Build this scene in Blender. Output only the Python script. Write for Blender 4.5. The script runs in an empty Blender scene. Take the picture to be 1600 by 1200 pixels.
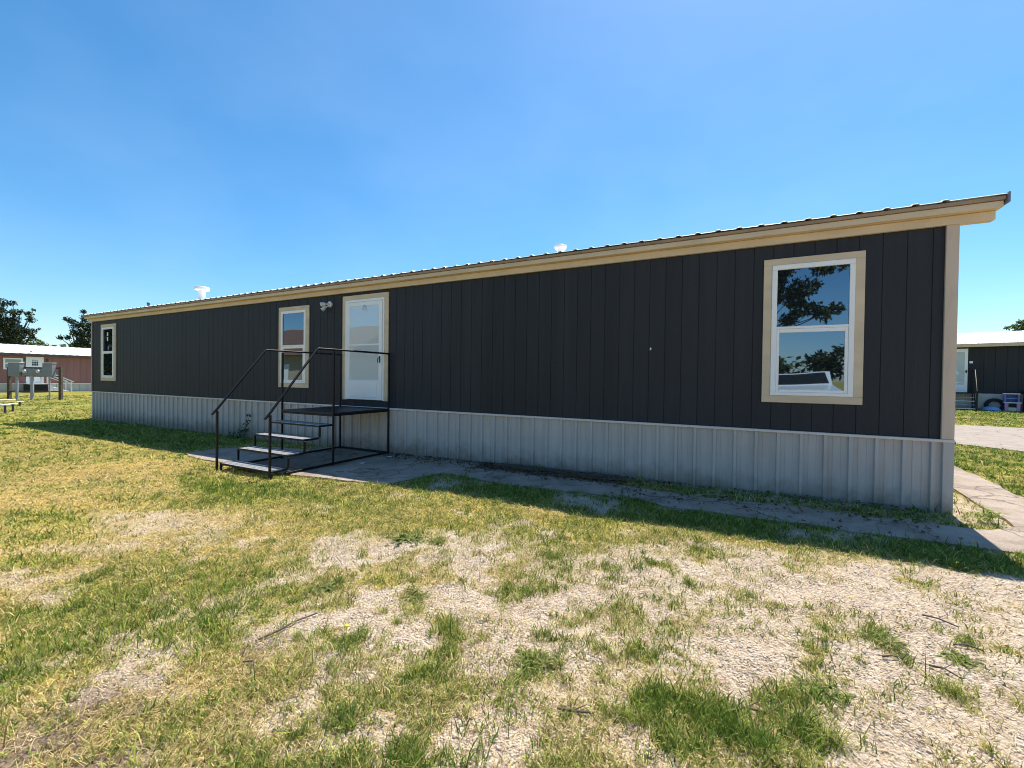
SKY_STRENGTH = 0.12; SUN_STRENGTH = 4.8; EXPOSURE = 0.67
N_TUFT = 135000; N_STRAW = 60000; N_PEB = 150000
import bpy, math, random
import numpy as np
from mathutils import Vector, Matrix

random.seed(7)
RNG = np.random.default_rng(11)
scene = bpy.context.scene
COL = scene.collection
rad = math.radians

# ------------------------------------------------------------------ helpers
class MB:
    """collects shapes (world coordinates) for ONE mesh object"""
    def __init__(s):
        s.v = []; s.f = []; s.sm = []
    def add(s, vs, fs, smooth=False):
        o = len(s.v)
        s.v += [tuple(v) for v in vs]
        s.f += [tuple(i + o for i in f) for f in fs]
        s.sm += [smooth] * len(fs)
        return s
    def box(s, x0, x1, y0, y1, z0, z1, bev=0.0):
        if x0 > x1: x0, x1 = x1, x0
        if y0 > y1: y0, y1 = y1, y0
        if z0 > z1: z0, z1 = z1, z0
        b = min(bev, .45 * (x1 - x0), .45 * (y1 - y0), .45 * (z1 - z0))
        if b <= 0:
            vs = [(x0,y0,z0),(x1,y0,z0),(x1,y1,z0),(x0,y1,z0),(x0,y0,z1),(x1,y0,z1),(x1,y1,z1),(x0,y1,z1)]
            return s.add(vs, [(3,2,1,0),(4,5,6,7),(0,1,5,4),(1,2,6,5),(2,3,7,6),(3,0,4,7)])
        vs = []; idx = {}
        for i, (xa, xs) in enumerate(((x0, 1), (x1, -1))):
            for j, (ya, ys) in enumerate(((y0, 1), (y1, -1))):
                for k, (za, zs) in enumerate(((z0, 1), (z1, -1))):
                    idx[i,j,k,0] = len(vs); vs.append((xa, ya + ys*b, za + zs*b))
                    idx[i,j,k,1] = len(vs); vs.append((xa + xs*b, ya, za + zs*b))
                    idx[i,j,k,2] = len(vs); vs.append((xa + xs*b, ya + ys*b, za))
        fs = []
        q = lambda a, *l: [idx[t + (a,)] for t in l]
        fs += [q(0,(0,0,0),(0,0,1),(0,1,1),(0,1,0)), q(0,(1,0,0),(1,1,0),(1,1,1),(1,0,1))]
        fs += [q(1,(0,0,0),(1,0,0),(1,0,1),(0,0,1)), q(1,(0,1,0),(0,1,1),(1,1,1),(1,1,0))]
        fs += [q(2,(0,0,0),(0,1,0),(1,1,0),(1,0,0)), q(2,(0,0,1),(1,0,1),(1,1,1),(0,1,1))]
        for i in (0,1):
            for j in (0,1):
                e = [idx[i,j,0,0], idx[i,j,1,0], idx[i,j,1,1], idx[i,j,0,1]]; fs.append(e if (i+j)%2 else e[::-1])
        for i in (0,1):
            for k in (0,1):
                e = [idx[i,0,k,0], idx[i,1,k,0], idx[i,1,k,2], idx[i,0,k,2]]; fs.append(e if (i+k)%2==0 else e[::-1])
        for j in (0,1):
            for k in (0,1):
                e = [idx[0,j,k,1], idx[1,j,k,1], idx[1,j,k,2], idx[0,j,k,2]]; fs.append(e if (j+k)%2 else e[::-1])
        for i in (0,1):
            for j in (0,1):
                for k in (0,1):
                    e = [idx[i,j,k,0], idx[i,j,k,1], idx[i,j,k,2]]; fs.append(e if (i+j+k)%2==0 else e[::-1])
        return s.add(vs, fs)
    def tube(s, path, r, n=8, cap=True, smooth=True):
        path = [Vector(p) for p in path]
        rs = r if isinstance(r, (list, tuple)) else [r] * len(path)
        vs = []; fs = []
        prev = None
        for i, p in enumerate(path):
            d = (path[min(i+1, len(path)-1)] - path[max(i-1, 0)])
            d = d.normalized() if d.length > 1e-9 else Vector((0,0,1))
            ref = prev if prev is not None else (Vector((0,0,1)) if abs(d.z) < .9 else Vector((1,0,0)))
            a = ref - d * ref.dot(d)
            if a.length < 1e-6: a = Vector((1,0,0)) - d * d.x
            a.normalize(); b = d.cross(a); prev = a
            for k in range(n):
                t = 2*math.pi*k/n + math.pi/n
                vs.append(p + a*(math.cos(t)*rs[i]) + b*(math.sin(t)*rs[i]))
        for i in range(len(path)-1):
            for k in range(n):
                k2 = (k+1) % n
                fs.append((i*n+k, i*n+k2, (i+1)*n+k2, (i+1)*n+k))
        s.add(vs, fs, smooth)
        if cap:
            s.add(vs[:n][::-1], [tuple(range(n))]); s.add(vs[-n:], [tuple(range(n))])
        return s
    def bar(s, a, b, w):      # square tube between two points
        return s.tube([a, b], w * .7071, n=4, smooth=False)
    def lathe(s, cx, cy, prof, n=20, smooth=True):
        vs = []; fs = []
        for r, z in prof:
            for k in range(n):
                t = 2*math.pi*k/n
                vs.append((cx + r*math.cos(t), cy + r*math.sin(t), z))
        for i in range(len(prof)-1):
            for k in range(n):
                k2 = (k+1) % n
                fs.append((i*n+k, i*n+k2, (i+1)*n+k2, (i+1)*n+k))
        return s.add(vs, fs, smooth)
    def prism(s, poly, axis, a0, a1):
        """polygon of 2-tuples extruded along axis 'x','y' or 'z'"""
        n = len(poly)
        def pt(p, a):
            return {'x': (a, p[0], p[1]), 'y': (p[0], a, p[1]), 'z': (p[0], p[1], a)}[axis]
        vs = [pt(p, a0) for p in poly] + [pt(p, a1) for p in poly]
        fs = [tuple(range(n))[::-1], tuple(range(n, 2*n))]
        fs += [(i, (i+1) % n, n + (i+1) % n, n + i) for i in range(n)]
        return s.add(vs, fs)
    def build(s, name, mat, parent=None, fix=True):
        org = Vector((0, 0, 0))
        p = parent
        while p is not None:
            org += Vector(p.location); p = p.parent
        me = bpy.data.meshes.new(name)
        me.from_pydata([(v[0]-org.x, v[1]-org.y, v[2]-org.z) for v in s.v], [], s.f)
        me.polygons.foreach_set('use_smooth', s.sm)
        me.update()
        if fix:
            import bmesh
            bm = bmesh.new(); bm.from_mesh(me)
            bmesh.ops.recalc_face_normals(bm, faces=bm.faces); bm.to_mesh(me); bm.free()
        if mat: me.materials.append(mat)
        o = bpy.data.objects.new(name, me); COL.objects.link(o)
        if parent is not None: o.parent = parent
        return o

def tag(o, label=None, cat=None, group=None, kind=None):
    if label: o['label'] = label
    if cat: o['category'] = cat
    if group: o['group'] = group
    if kind: o['kind'] = kind
    return o

def thing(name, label, cat, loc, group=None):
    o = bpy.data.objects.new(name, None); COL.objects.link(o)
    o.location = loc; o.empty_display_size = .2
    return tag(o, label, cat, group)

# numpy mesh with per-vertex colour, one object
def np_mesh(name, V, loops, starts, totals, mat, col=None, smooth=False):
    me = bpy.data.meshes.new(name)
    me.vertices.add(len(V)); me.vertices.foreach_set('co', V.astype(np.float32).ravel())
    me.loops.add(len(loops)); me.loops.foreach_set('vertex_index', loops.astype(np.int32))
    me.polygons.add(len(starts))
    me.polygons.foreach_set('loop_start', starts.astype(np.int32))
    if smooth: me.polygons.foreach_set('use_smooth', np.ones(len(starts), dtype=bool))
    me.update(calc_edges=True)
    if col is not None:
        at = me.color_attributes.new('Col', 'FLOAT_COLOR', 'POINT')
        c = np.ones((len(V), 4), np.float32); c[:, :3] = col
        at.data.foreach_set('color', c.ravel())
    me.materials.append(mat)
    o = bpy.data.objects.new(name, me); COL.objects.link(o)
    return o

# ------------------------------------------------------------------ numpy noise
_T = np.random.default_rng(5).random((64, 64))
def vnoise(x, y, f, k=0):
    x = np.asarray(x) * f + 13.7 * k; y = np.asarray(y) * f + 7.3 * k + 100
    xi = np.floor(x).astype(int); yi = np.floor(y).astype(int)
    u = x - xi; v = y - yi; u = u*u*(3-2*u); v = v*v*(3-2*v)
    g = lambda a, b: _T[a % 64, b % 64]
    return (g(xi, yi)*(1-u) + g(xi+1, yi)*u)*(1-v) + (g(xi, yi+1)*(1-u) + g(xi+1, yi+1)*u)*v
def fbm(x, y, f, k=0, o=3):
    s = 0; a = .5; n = 0
    for i in range(o):
        s = s + a*vnoise(x, y, f*2**i, k+i); n += a; a *= .55
    return s / n

# ------------------------------------------------------------------ materials
def newmat(name):
    m = bpy.data.materials.new(name); m.use_nodes = True
    nt = m.node_tree; b = nt.nodes['Principled BSDF']
    return m, nt, b
def mat(name, col, rough=.6, var=.12, vscale=3.0, metal=0.0, ior=None, bump=0.0, bscale=60.0, stretch=(1,1,1), dark=None, dscale=8.0, damt=.5, spec=None):
    """principled paint with real tonal variation: col*(1+-var) by noise, and an optional second colour in patches (wear, dirt)"""
    m, nt, b = newmat(name)
    N = nt.nodes; L = nt.links
    tc = N.new('ShaderNodeTexCoord'); mp = N.new('ShaderNodeMapping'); L.new(tc.outputs['Object'], mp.inputs[0])
    mp.inputs['Scale'].default_value = stretch
    nz = N.new('ShaderNodeTexNoise'); nz.inputs['Scale'].default_value = vscale; nz.inputs['Detail'].default_value = 5
    L.new(mp.outputs[0], nz.inputs['Vector'])
    rp = N.new('ShaderNodeValToRGB')
    rp.color_ramp.elements[0].position = .3; rp.color_ramp.elements[1].position = .7
    c = col
    rp.color_ramp.elements[0].color = (*[max(0, q*(1-var)) for q in c], 1)
    rp.color_ramp.elements[1].color = (*[min(1, q*(1+var)) for q in c], 1)
    L.new(nz.outputs['Fac'], rp.inputs[0])
    out = rp.outputs[0]
    if dark:
        n2 = N.new('ShaderNodeTexNoise'); n2.inputs['Scale'].default_value = dscale; n2.inputs['Detail'].default_value = 8; n2.inputs['Roughness'].default_value = .65
        L.new(mp.outputs[0], n2.inputs['Vector'])
        r2 = N.new('ShaderNodeValToRGB'); r2.color_ramp.elements[0].position = .5; r2.color_ramp.elements[1].position = .72
        r2.color_ramp.elements[0].color = (0,0,0,1); r2.color_ramp.elements[1].color = (damt,)*3 + (1,)
        L.new(n2.outputs['Fac'], r2.inputs[0])
        mx = N.new('ShaderNodeMixRGB'); mx.inputs[2].default_value = (*dark, 1)
        L.new(r2.outputs[0], mx.inputs[0]); L.new(out, mx.inputs[1]); out = mx.outputs[0]
    L.new(out, b.inputs['Base Color'])
    b.inputs['Roughness'].default_value = rough; b.inputs['Metallic'].default_value = metal
    if ior: b.inputs['IOR'].default_value = ior
    if spec is not None: b.inputs['Specular IOR Level'].default_value = spec
    if bump:
        n3 = N.new('ShaderNodeTexNoise'); n3.inputs['Scale'].default_value = bscale; n3.inputs['Detail'].default_value = 4
        L.new(mp.outputs[0], n3.inputs['Vector'])
        bp = N.new('ShaderNodeBump'); bp.inputs['Strength'].default_value = bump; bp.inputs['Distance'].default_value = .01
        L.new(n3.outputs['Fac'], bp.inputs['Height']); L.new(bp.outputs[0], b.inputs['Normal'])
    return m

def leafmat(name, trans=.35, rough=.6):
    m, nt, b = newmat(name); N = nt.nodes; L = nt.links
    at = N.new('ShaderNodeVertexColor'); at.layer_name = 'Col'
    L.new(at.outputs[0], b.inputs['Base Color']); b.inputs['Roughness'].default_value = rough
    b.inputs['Specular IOR Level'].default_value = .25
    tr = N.new('ShaderNodeBsdfTranslucent'); L.new(at.outputs[0], tr.inputs[0])
    mx = N.new('ShaderNodeMixShader'); mx.inputs[0].default_value = trans
    L.new(b.outputs[0], mx.inputs[1]); L.new(tr.outputs[0], mx.inputs[2])
    L.new(mx.outputs[0], N['Material Output'].inputs[0])
    return m

def glassmat(name, col=(.012,.014,.016), ior=2.9):
    m, nt, b = newmat(name); N = nt.nodes; L = nt.links
    b.inputs['Base Color'].default_value = (*col, 1); b.inputs['Roughness'].default_value = .015
    b.inputs['IOR'].default_value = ior; b.inputs['Specular Tint'].default_value = (.62, .82, 1.0, 1)
    tc = N.new('ShaderNodeTexCoord'); nz = N.new('ShaderNodeTexNoise'); nz.inputs['Scale'].default_value = 1.1; nz.inputs['Detail'].default_value = 1
    L.new(tc.outputs['Object'], nz.inputs['Vector'])
    bp = N.new('ShaderNodeBump'); bp.inputs['Strength'].default_value = .25; bp.inputs['Distance'].default_value = .02
    L.new(nz.outputs['Fac'], bp.inputs['Height']); L.new(bp.outputs[0], b.inputs['Normal'])
    return m

M = {}
M['siding'] = mat('siding_paint', (.0225,.0235,.028), .62, .16, 1.2, bump=.25, bscale=9, stretch=(6,6,.35), dark=(.034,.036,.042), dscale=1.3, damt=.25, spec=.35)
def panels(m, pitch, off, amt):
    nt = m.node_tree; N = nt.nodes; L = nt.links; b = N['Principled BSDF']
    src = b.inputs['Base Color'].links[0].from_socket
    tc = N.new('ShaderNodeTexCoord'); sx = N.new('ShaderNodeSeparateXYZ'); L.new(tc.outputs['Object'], sx.inputs[0])
    a = N.new('ShaderNodeMath'); a.operation = 'MULTIPLY_ADD'; a.inputs[1].default_value = 1/pitch; a.inputs[2].default_value = off; L.new(sx.outputs[0], a.inputs[0])
    f = N.new('ShaderNodeMath'); f.operation = 'FLOOR'; L.new(a.outputs[0], f.inputs[0])
    w_ = N.new('ShaderNodeTexWhiteNoise'); w_.noise_dimensions = '1D'; L.new(f.outputs[0], w_.inputs['W'])
    r = N.new('ShaderNodeMapRange'); r.inputs[3].default_value = 1-amt; r.inputs[4].default_value = 1+amt; L.new(w_.outputs['Value'], r.inputs[0])
    mx = N.new('ShaderNodeMixRGB'); mx.blend_type = 'MULTIPLY'; mx.inputs[0].default_value = 1; L.new(src, mx.inputs[1]); L.new(r.outputs[0], mx.inputs[2])
    L.new(mx.outputs[0], b.inputs['Base Color'])
def mudsplash(m, z0, z1, col, amt):
    nt = m.node_tree; N = nt.nodes; L = nt.links; b = N['Principled BSDF']
    src = b.inputs['Base Color'].links[0].from_socket
    tc = N.new('ShaderNodeTexCoord'); sx = N.new('ShaderNodeSeparateXYZ'); L.new(tc.outputs['Object'], sx.inputs[0])
    n = N.new('ShaderNodeTexNoise'); n.inputs['Scale'].default_value = 5; n.inputs['Detail'].default_value = 7; n.inputs['Roughness'].default_value = .7; L.new(tc.outputs['Object'], n.inputs[0])
    a = N.new('ShaderNodeMath'); a.operation = 'MULTIPLY_ADD'; a.inputs[1].default_value = -.55; L.new(n.outputs['Fac'], a.inputs[0]); L.new(sx.outputs[2], a.inputs[2])
    r = N.new('ShaderNodeMapRange'); r.inputs[1].default_value = z0-.3; r.inputs[2].default_value = z1-.25; r.inputs[3].default_value = amt; r.inputs[4].default_value = 0; L.new(a.outputs[0], r.inputs[0])
    mx = N.new('ShaderNodeMixRGB'); mx.inputs[2].default_value = (*col, 1); L.new(r.outputs[0], mx.inputs[0]); L.new(src, mx.inputs[1])
    L.new(mx.outputs[0], b.inputs['Base Color'])
panels(M['siding'], 1.2192, .31, .10)
M['tan'] = mat('tan_trim_paint', (.66,.52,.355), .55, .10, 2.0, bump=.12, bscale=14, stretch=(1,3,3), dark=(.58,.44,.29), dscale=3, damt=.3)
M['tan_corner'] = mat('tan_corner_paint', (.60,.47,.36), .6, .10, 2.0, bump=.12, bscale=12, stretch=(3,3,.5), dark=(.36,.29,.2), dscale=5, damt=.4)
M['drip'] = mat('drip_edge_metal', (.34,.25,.185), .5, .25, 4.0, dark=(.30,.17,.09), dscale=4, damt=.7)
M['roof'] = mat('white_roof_metal', (.80,.80,.79), .38, .06, 1.0, dark=(.55,.52,.48), dscale=3, damt=.4)
M['rake'] = mat('rake_metal', (.20,.21,.27), .4, .1, 3.0)
M['skirt'] = mat('skirting_metal', (.49,.455,.43), .45, .07, 1.5, stretch=(2,2,.5), dark=(.40,.335,.28), dscale=2.2, damt=.5)
panels(M['skirt'], .9144, .2, .045); mudsplash(M['skirt'], .02, .22, (.20,.16,.12), .75)
M['skirtcap'] = mat('skirting_cap', (.68,.60,.55), .4, .06, 3.0)
M['vinyl'] = mat('white_vinyl', (.90,.88,.86), .35, .03, 3.0)
M['doorwhite'] = mat('white_door_paint', (.88,.88,.88), .35, .04, 2.0, dark=(.62,.62,.6), dscale=4, damt=.3)
M['glass'] = glassmat('window_glass')
M['stormglass'] = glassmat('storm_door_glass', (.64,.68,.68), 2.3)
M['autoglass'] = glassmat('windscreen_glass', (.02,.022,.022), 1.3)
M['black'] = mat('black_steel_paint', (.007,.007,.009), .5, .2, 6.0, bump=.1, bscale=80, dark=(.03,.02,.017), dscale=14, damt=.5, spec=.3)
M['deck'] = mat('black_deck_steel', (.011,.011,.016), .5, .3, 5.0, bump=.3, bscale=120)
M['tread'] = mat('worn_tread_steel', (.30,.30,.31), .55, .25, 18.0, bump=.5, bscale=110, dark=(.02,.02,.024), dscale=34, damt=1.0)
M['galv'] = mat('galvanised_metal', (.60,.61,.62), .35, .1, 6.0)
M['darkmetal'] = mat('dark_vent_metal', (.05,.055,.08), .5, .1, 6.0)
M['paper'] = mat('paper', (.8,.8,.78), .8, .05)
M['bark'] = mat('bark', (.10,.075,.055), .9, .3, 8.0, bump=.8, bscale=20)
M['twig'] = mat('dry_twig', (.12,.09,.065), .9, .35, 20.0)
M['red'] = mat('red_siding', (.30,.14,.125), .7, .12, .8, stretch=(4,4,.4))
M['redtrim'] = mat('dark_fascia', (.11,.075,.085), .6, .15, 2.0)
M['paleskirt'] = mat('pale_skirting', (.50,.49,.45), .5, .08, 2.0)
M['wood_white'] = mat('white_painted_wood', (.72,.70,.68), .6, .1, 4.0)
M['greybox'] = mat('grey_meter_paint', (.20,.225,.25), .45, .08, 3.0)
M['greypipe'] = mat('grey_conduit', (.36,.37,.40), .45, .08, 5.0)
M['purple'] = mat('purple_plastic', (.16,.15,.46), .4, .08, 5.0)
M['pink'] = mat('pink_plastic', (.62,.28,.46), .4, .08, 5.0)
M['cream'] = mat('cream_plastic', (.66,.60,.45), .5, .08, 5.0)
M['blueplastic'] = mat('pale_blue_plastic', (.22,.42,.72), .35, .1, 4.0)
M['tanwall'] = mat('tan_wall_paint', (.46,.37,.26), .7, .06, 1.0)
M['brownroof'] = mat('brown_shingle', (.16,.085,.06), .85, .2, 6.0)
M['carpaint'] = mat('white_car_paint', (.74,.75,.76), .25, .02, 1.0)
M['rubber'] = mat('tyre_rubber', (.02,.02,.02), .8, .1, 9.0)
M['leaf'] = leafmat('tree_leaves', .3, .5)
M['grass'] = leafmat('grass_blades', .35, .6)
M['weed'] = leafmat('weed_leaves', .35, .6)
M['pebble'] = leafmat('pebble_stone', 0.0, .8)
# ------------------------------------------------------------------ camera, light, sky
F_PX = 660.64; YAW = .4719; PITCH = .0121; ROLL = .0133
fw = Vector((-math.sin(YAW)*math.cos(PITCH), math.cos(YAW)*math.cos(PITCH), -math.sin(PITCH)))
rt = Vector((math.cos(YAW), math.sin(YAW), 0)); up = rt.cross(fw)
r_ = rt*math.cos(ROLL) + up*math.sin(ROLL); u_ = -rt*math.sin(ROLL) + up*math.cos(ROLL)
cam = bpy.data.cameras.new('camera'); co = bpy.data.objects.new('camera', cam); COL.objects.link(co)
mw = Matrix.Identity(4)
for i in range(3):
    mw[i][0] = r_[i]; mw[i][1] = u_[i]; mw[i][2] = -fw[i]
mw[0][3], mw[1][3], mw[2][3] = 0.0, -5.9436, 1.3337
co.matrix_world = mw
cam.sensor_fit = 'HORIZONTAL'; cam.sensor_width = 36; cam.lens = 36*F_PX/1600
cam.clip_start = .05; cam.clip_end = 3000
scene.camera = co

SUN_EL = 63.0; SUN_AZ = 5.0          # degrees; azimuth from +Y towards +X
w = bpy.data.worlds.new('World'); scene.world = w; w.use_nodes = True
nt = w.node_tree; bg = nt.nodes['Background']
sky = nt.nodes.new('ShaderNodeTexSky'); sky.sky_type = 'NISHITA'; sky.sun_disc = False
sky.sun_elevation = rad(SUN_EL); sky.sun_rotation = rad(SUN_AZ)
sky.air_density = 1.0; sky.dust_density = .55; sky.ozone_density = 6.0; sky.altitude = 200
# a few faint wisps of cloud low in the sky
tc = nt.nodes.new('ShaderNodeTexCoord'); mp = nt.nodes.new('ShaderNodeMapping'); mp.inputs['Scale'].default_value = (1.6, 1.6, 3.0)
nz = nt.nodes.new('ShaderNodeTexNoise'); nz.inputs['Scale'].default_value = 1.7; nz.inputs['Detail'].default_value = 4; nz.inputs['Roughness'].default_value = .5
cr = nt.nodes.new('ShaderNodeValToRGB'); cr.color_ramp.elements[0].position = .42; cr.color_ramp.elements[1].position = .85
cr.color_ramp.elements[0].color = (0,0,0,1); cr.color_ramp.elements[1].color = (.05,.05,.05,1)
mxs = nt.nodes.new('ShaderNodeMixRGB'); mxs.inputs[2].default_value = (9.0, 9.6, 10.5, 1)
nt.links.new(tc.outputs['Generated'], mp.inputs[0]); nt.links.new(mp.outputs[0], nz.inputs['Vector'])
nt.links.new(nz.outputs['Fac'], cr.inputs[0]); nt.links.new(cr.outputs[0], mxs.inputs[0])
hs = nt.nodes.new('ShaderNodeHueSaturation'); hs.inputs['Saturation'].default_value = 1.2; hs.inputs['Hue'].default_value = .4905
nt.links.new(sky.outputs[0], hs.inputs['Color']); nt.links.new(hs.outputs[0], mxs.inputs[1]); nt.links.new(mxs.outputs[0], bg.inputs[0])
bg.inputs[1].default_value = SKY_STRENGTH

sl = bpy.data.lights.new('sun', 'SUN'); so = bpy.data.objects.new('sun', sl); COL.objects.link(so)
sl.energy = SUN_STRENGTH; sl.angle = rad(.53); sl.color = (1.0, .93, .81)
sdir = Vector((math.sin(rad(SUN_AZ))*math.cos(rad(SUN_EL)), math.cos(rad(SUN_AZ))*math.cos(rad(SUN_EL)), math.sin(rad(SUN_EL))))
so.rotation_euler = sdir.to_track_quat('Z', 'Y').to_euler(); so.location = (0, 20, 40)

vs = scene.view_settings
scene.display_settings.display_device = 'sRGB'
vs.view_transform = 'Standard'; vs.look = 'None'; vs.gamma = 1; vs.use_curve_mapping = False; vs.exposure = EXPOSURE
scene.cycles.use_denoising = True; scene.cycles.filter_width = 1.0
scene.cycles.max_bounces = 8; scene.cycles.diffuse_bounces = 4

# ------------------------------------------------------------------ the ground and its cover
CONC = [(-7.1,-.02),(-7.25,-.5),(-8.1,-.62),(-8.6,-.95),(-8.75,-1.4),(-8.75,-1.84),(-7.8,-1.97),(-6.6,-2.0),(-5.5,-2.02),(-4.6,-1.9),(-3.95,-1.78),(-3.8,-1.3),(-3.72,-.88),(-3.0,-1.0),(-2.4,-1.06),(-1.6,-1.0),(-.9,-.98),(-.55,-1.15),(.7,-1.12),(1.5,-1.17),(2.6,-1.14),(3.12,-1.1),
        (3.1,.2),(3.13,1.2),(3.24,2.4),(3.33,3.5),(3.5,5.2),(4.0,6.6),(4.6,7.4),(2.4,7.4),(2.55,4.0),(2.58,1.6),(2.5,.3),(2.38,-.3),(2.15,-.55),(1.9,-.58),(.6,-.52),(-.25,-.55),(-1.2,-.42),(-2.0,-.3),(-2.8,-.1),(-3.4,-.03)]
ROAD = [(-20,7.6),(2.4,7.38),(4.6,7.15),(5.0,6.75),(5.5,6.1),(6.4,5.0),(8.0,3.6),(12,2.6),(60,1.5),(60,11.8),(9,13.15),(6.7,13.27),(-20,14.2)]
def inpoly(x, y, P):
    r = np.zeros(np.shape(x), bool); n = len(P)
    for i in range(n):
        x1, y1 = P[i]; x2, y2 = P[(i+1) % n]
        c = ((y1 > y) != (y2 > y))
        with np.errstate(divide='ignore', invalid='ignore'):
            r ^= c & (x < (x2-x1)*(y-y1)/(y2-y1+1e-12)+x1)
    return r
def polydist(x, y, P):
    d = np.full(np.shape(x), 1e9); n = len(P)
    for i in range(n):
        ax, ay = P[i]; bx, by = P[(i+1) % n]
        ux, uy = bx-ax, by-ay; L2 = ux*ux+uy*uy
        t = np.clip(((x-ax)*ux+(y-ay)*uy)/L2, 0, 1)
        d = np.minimum(d, np.hypot(x-ax-t*ux, y-ay-t*uy))
    return d
def gbase(x):
    return np.interp(x, [-60, -30, -18, -6, 2, 400], [-.20, -.19, -.137, -.093, 0, 0])
def ground_z(x, y):
    x = np.asarray(x, float); y = np.asarray(y, float)
    dc = polydist(x, y, CONC); ic = inpoly(x, y, CONC)
    m = np.clip((dc-.05)/.5, 0, 1) * (~ic)
    m *= np.clip((polydist(x, y, ROAD)-.1)/.6, 0, 1)
    near = np.clip((np.abs(y+3.2)-0)/1, 0, 1)
    b = (fbm(x, y, .8, 3)-.5)*.07 + (fbm(x, y, 3.1, 9)-.5)*.028
    b += (fbm(x, y, 7, 4, 2)-.5)*.028
    return gbase(x) + b*m - .02*ic - .02*inpoly(x, y, ROAD)

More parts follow.
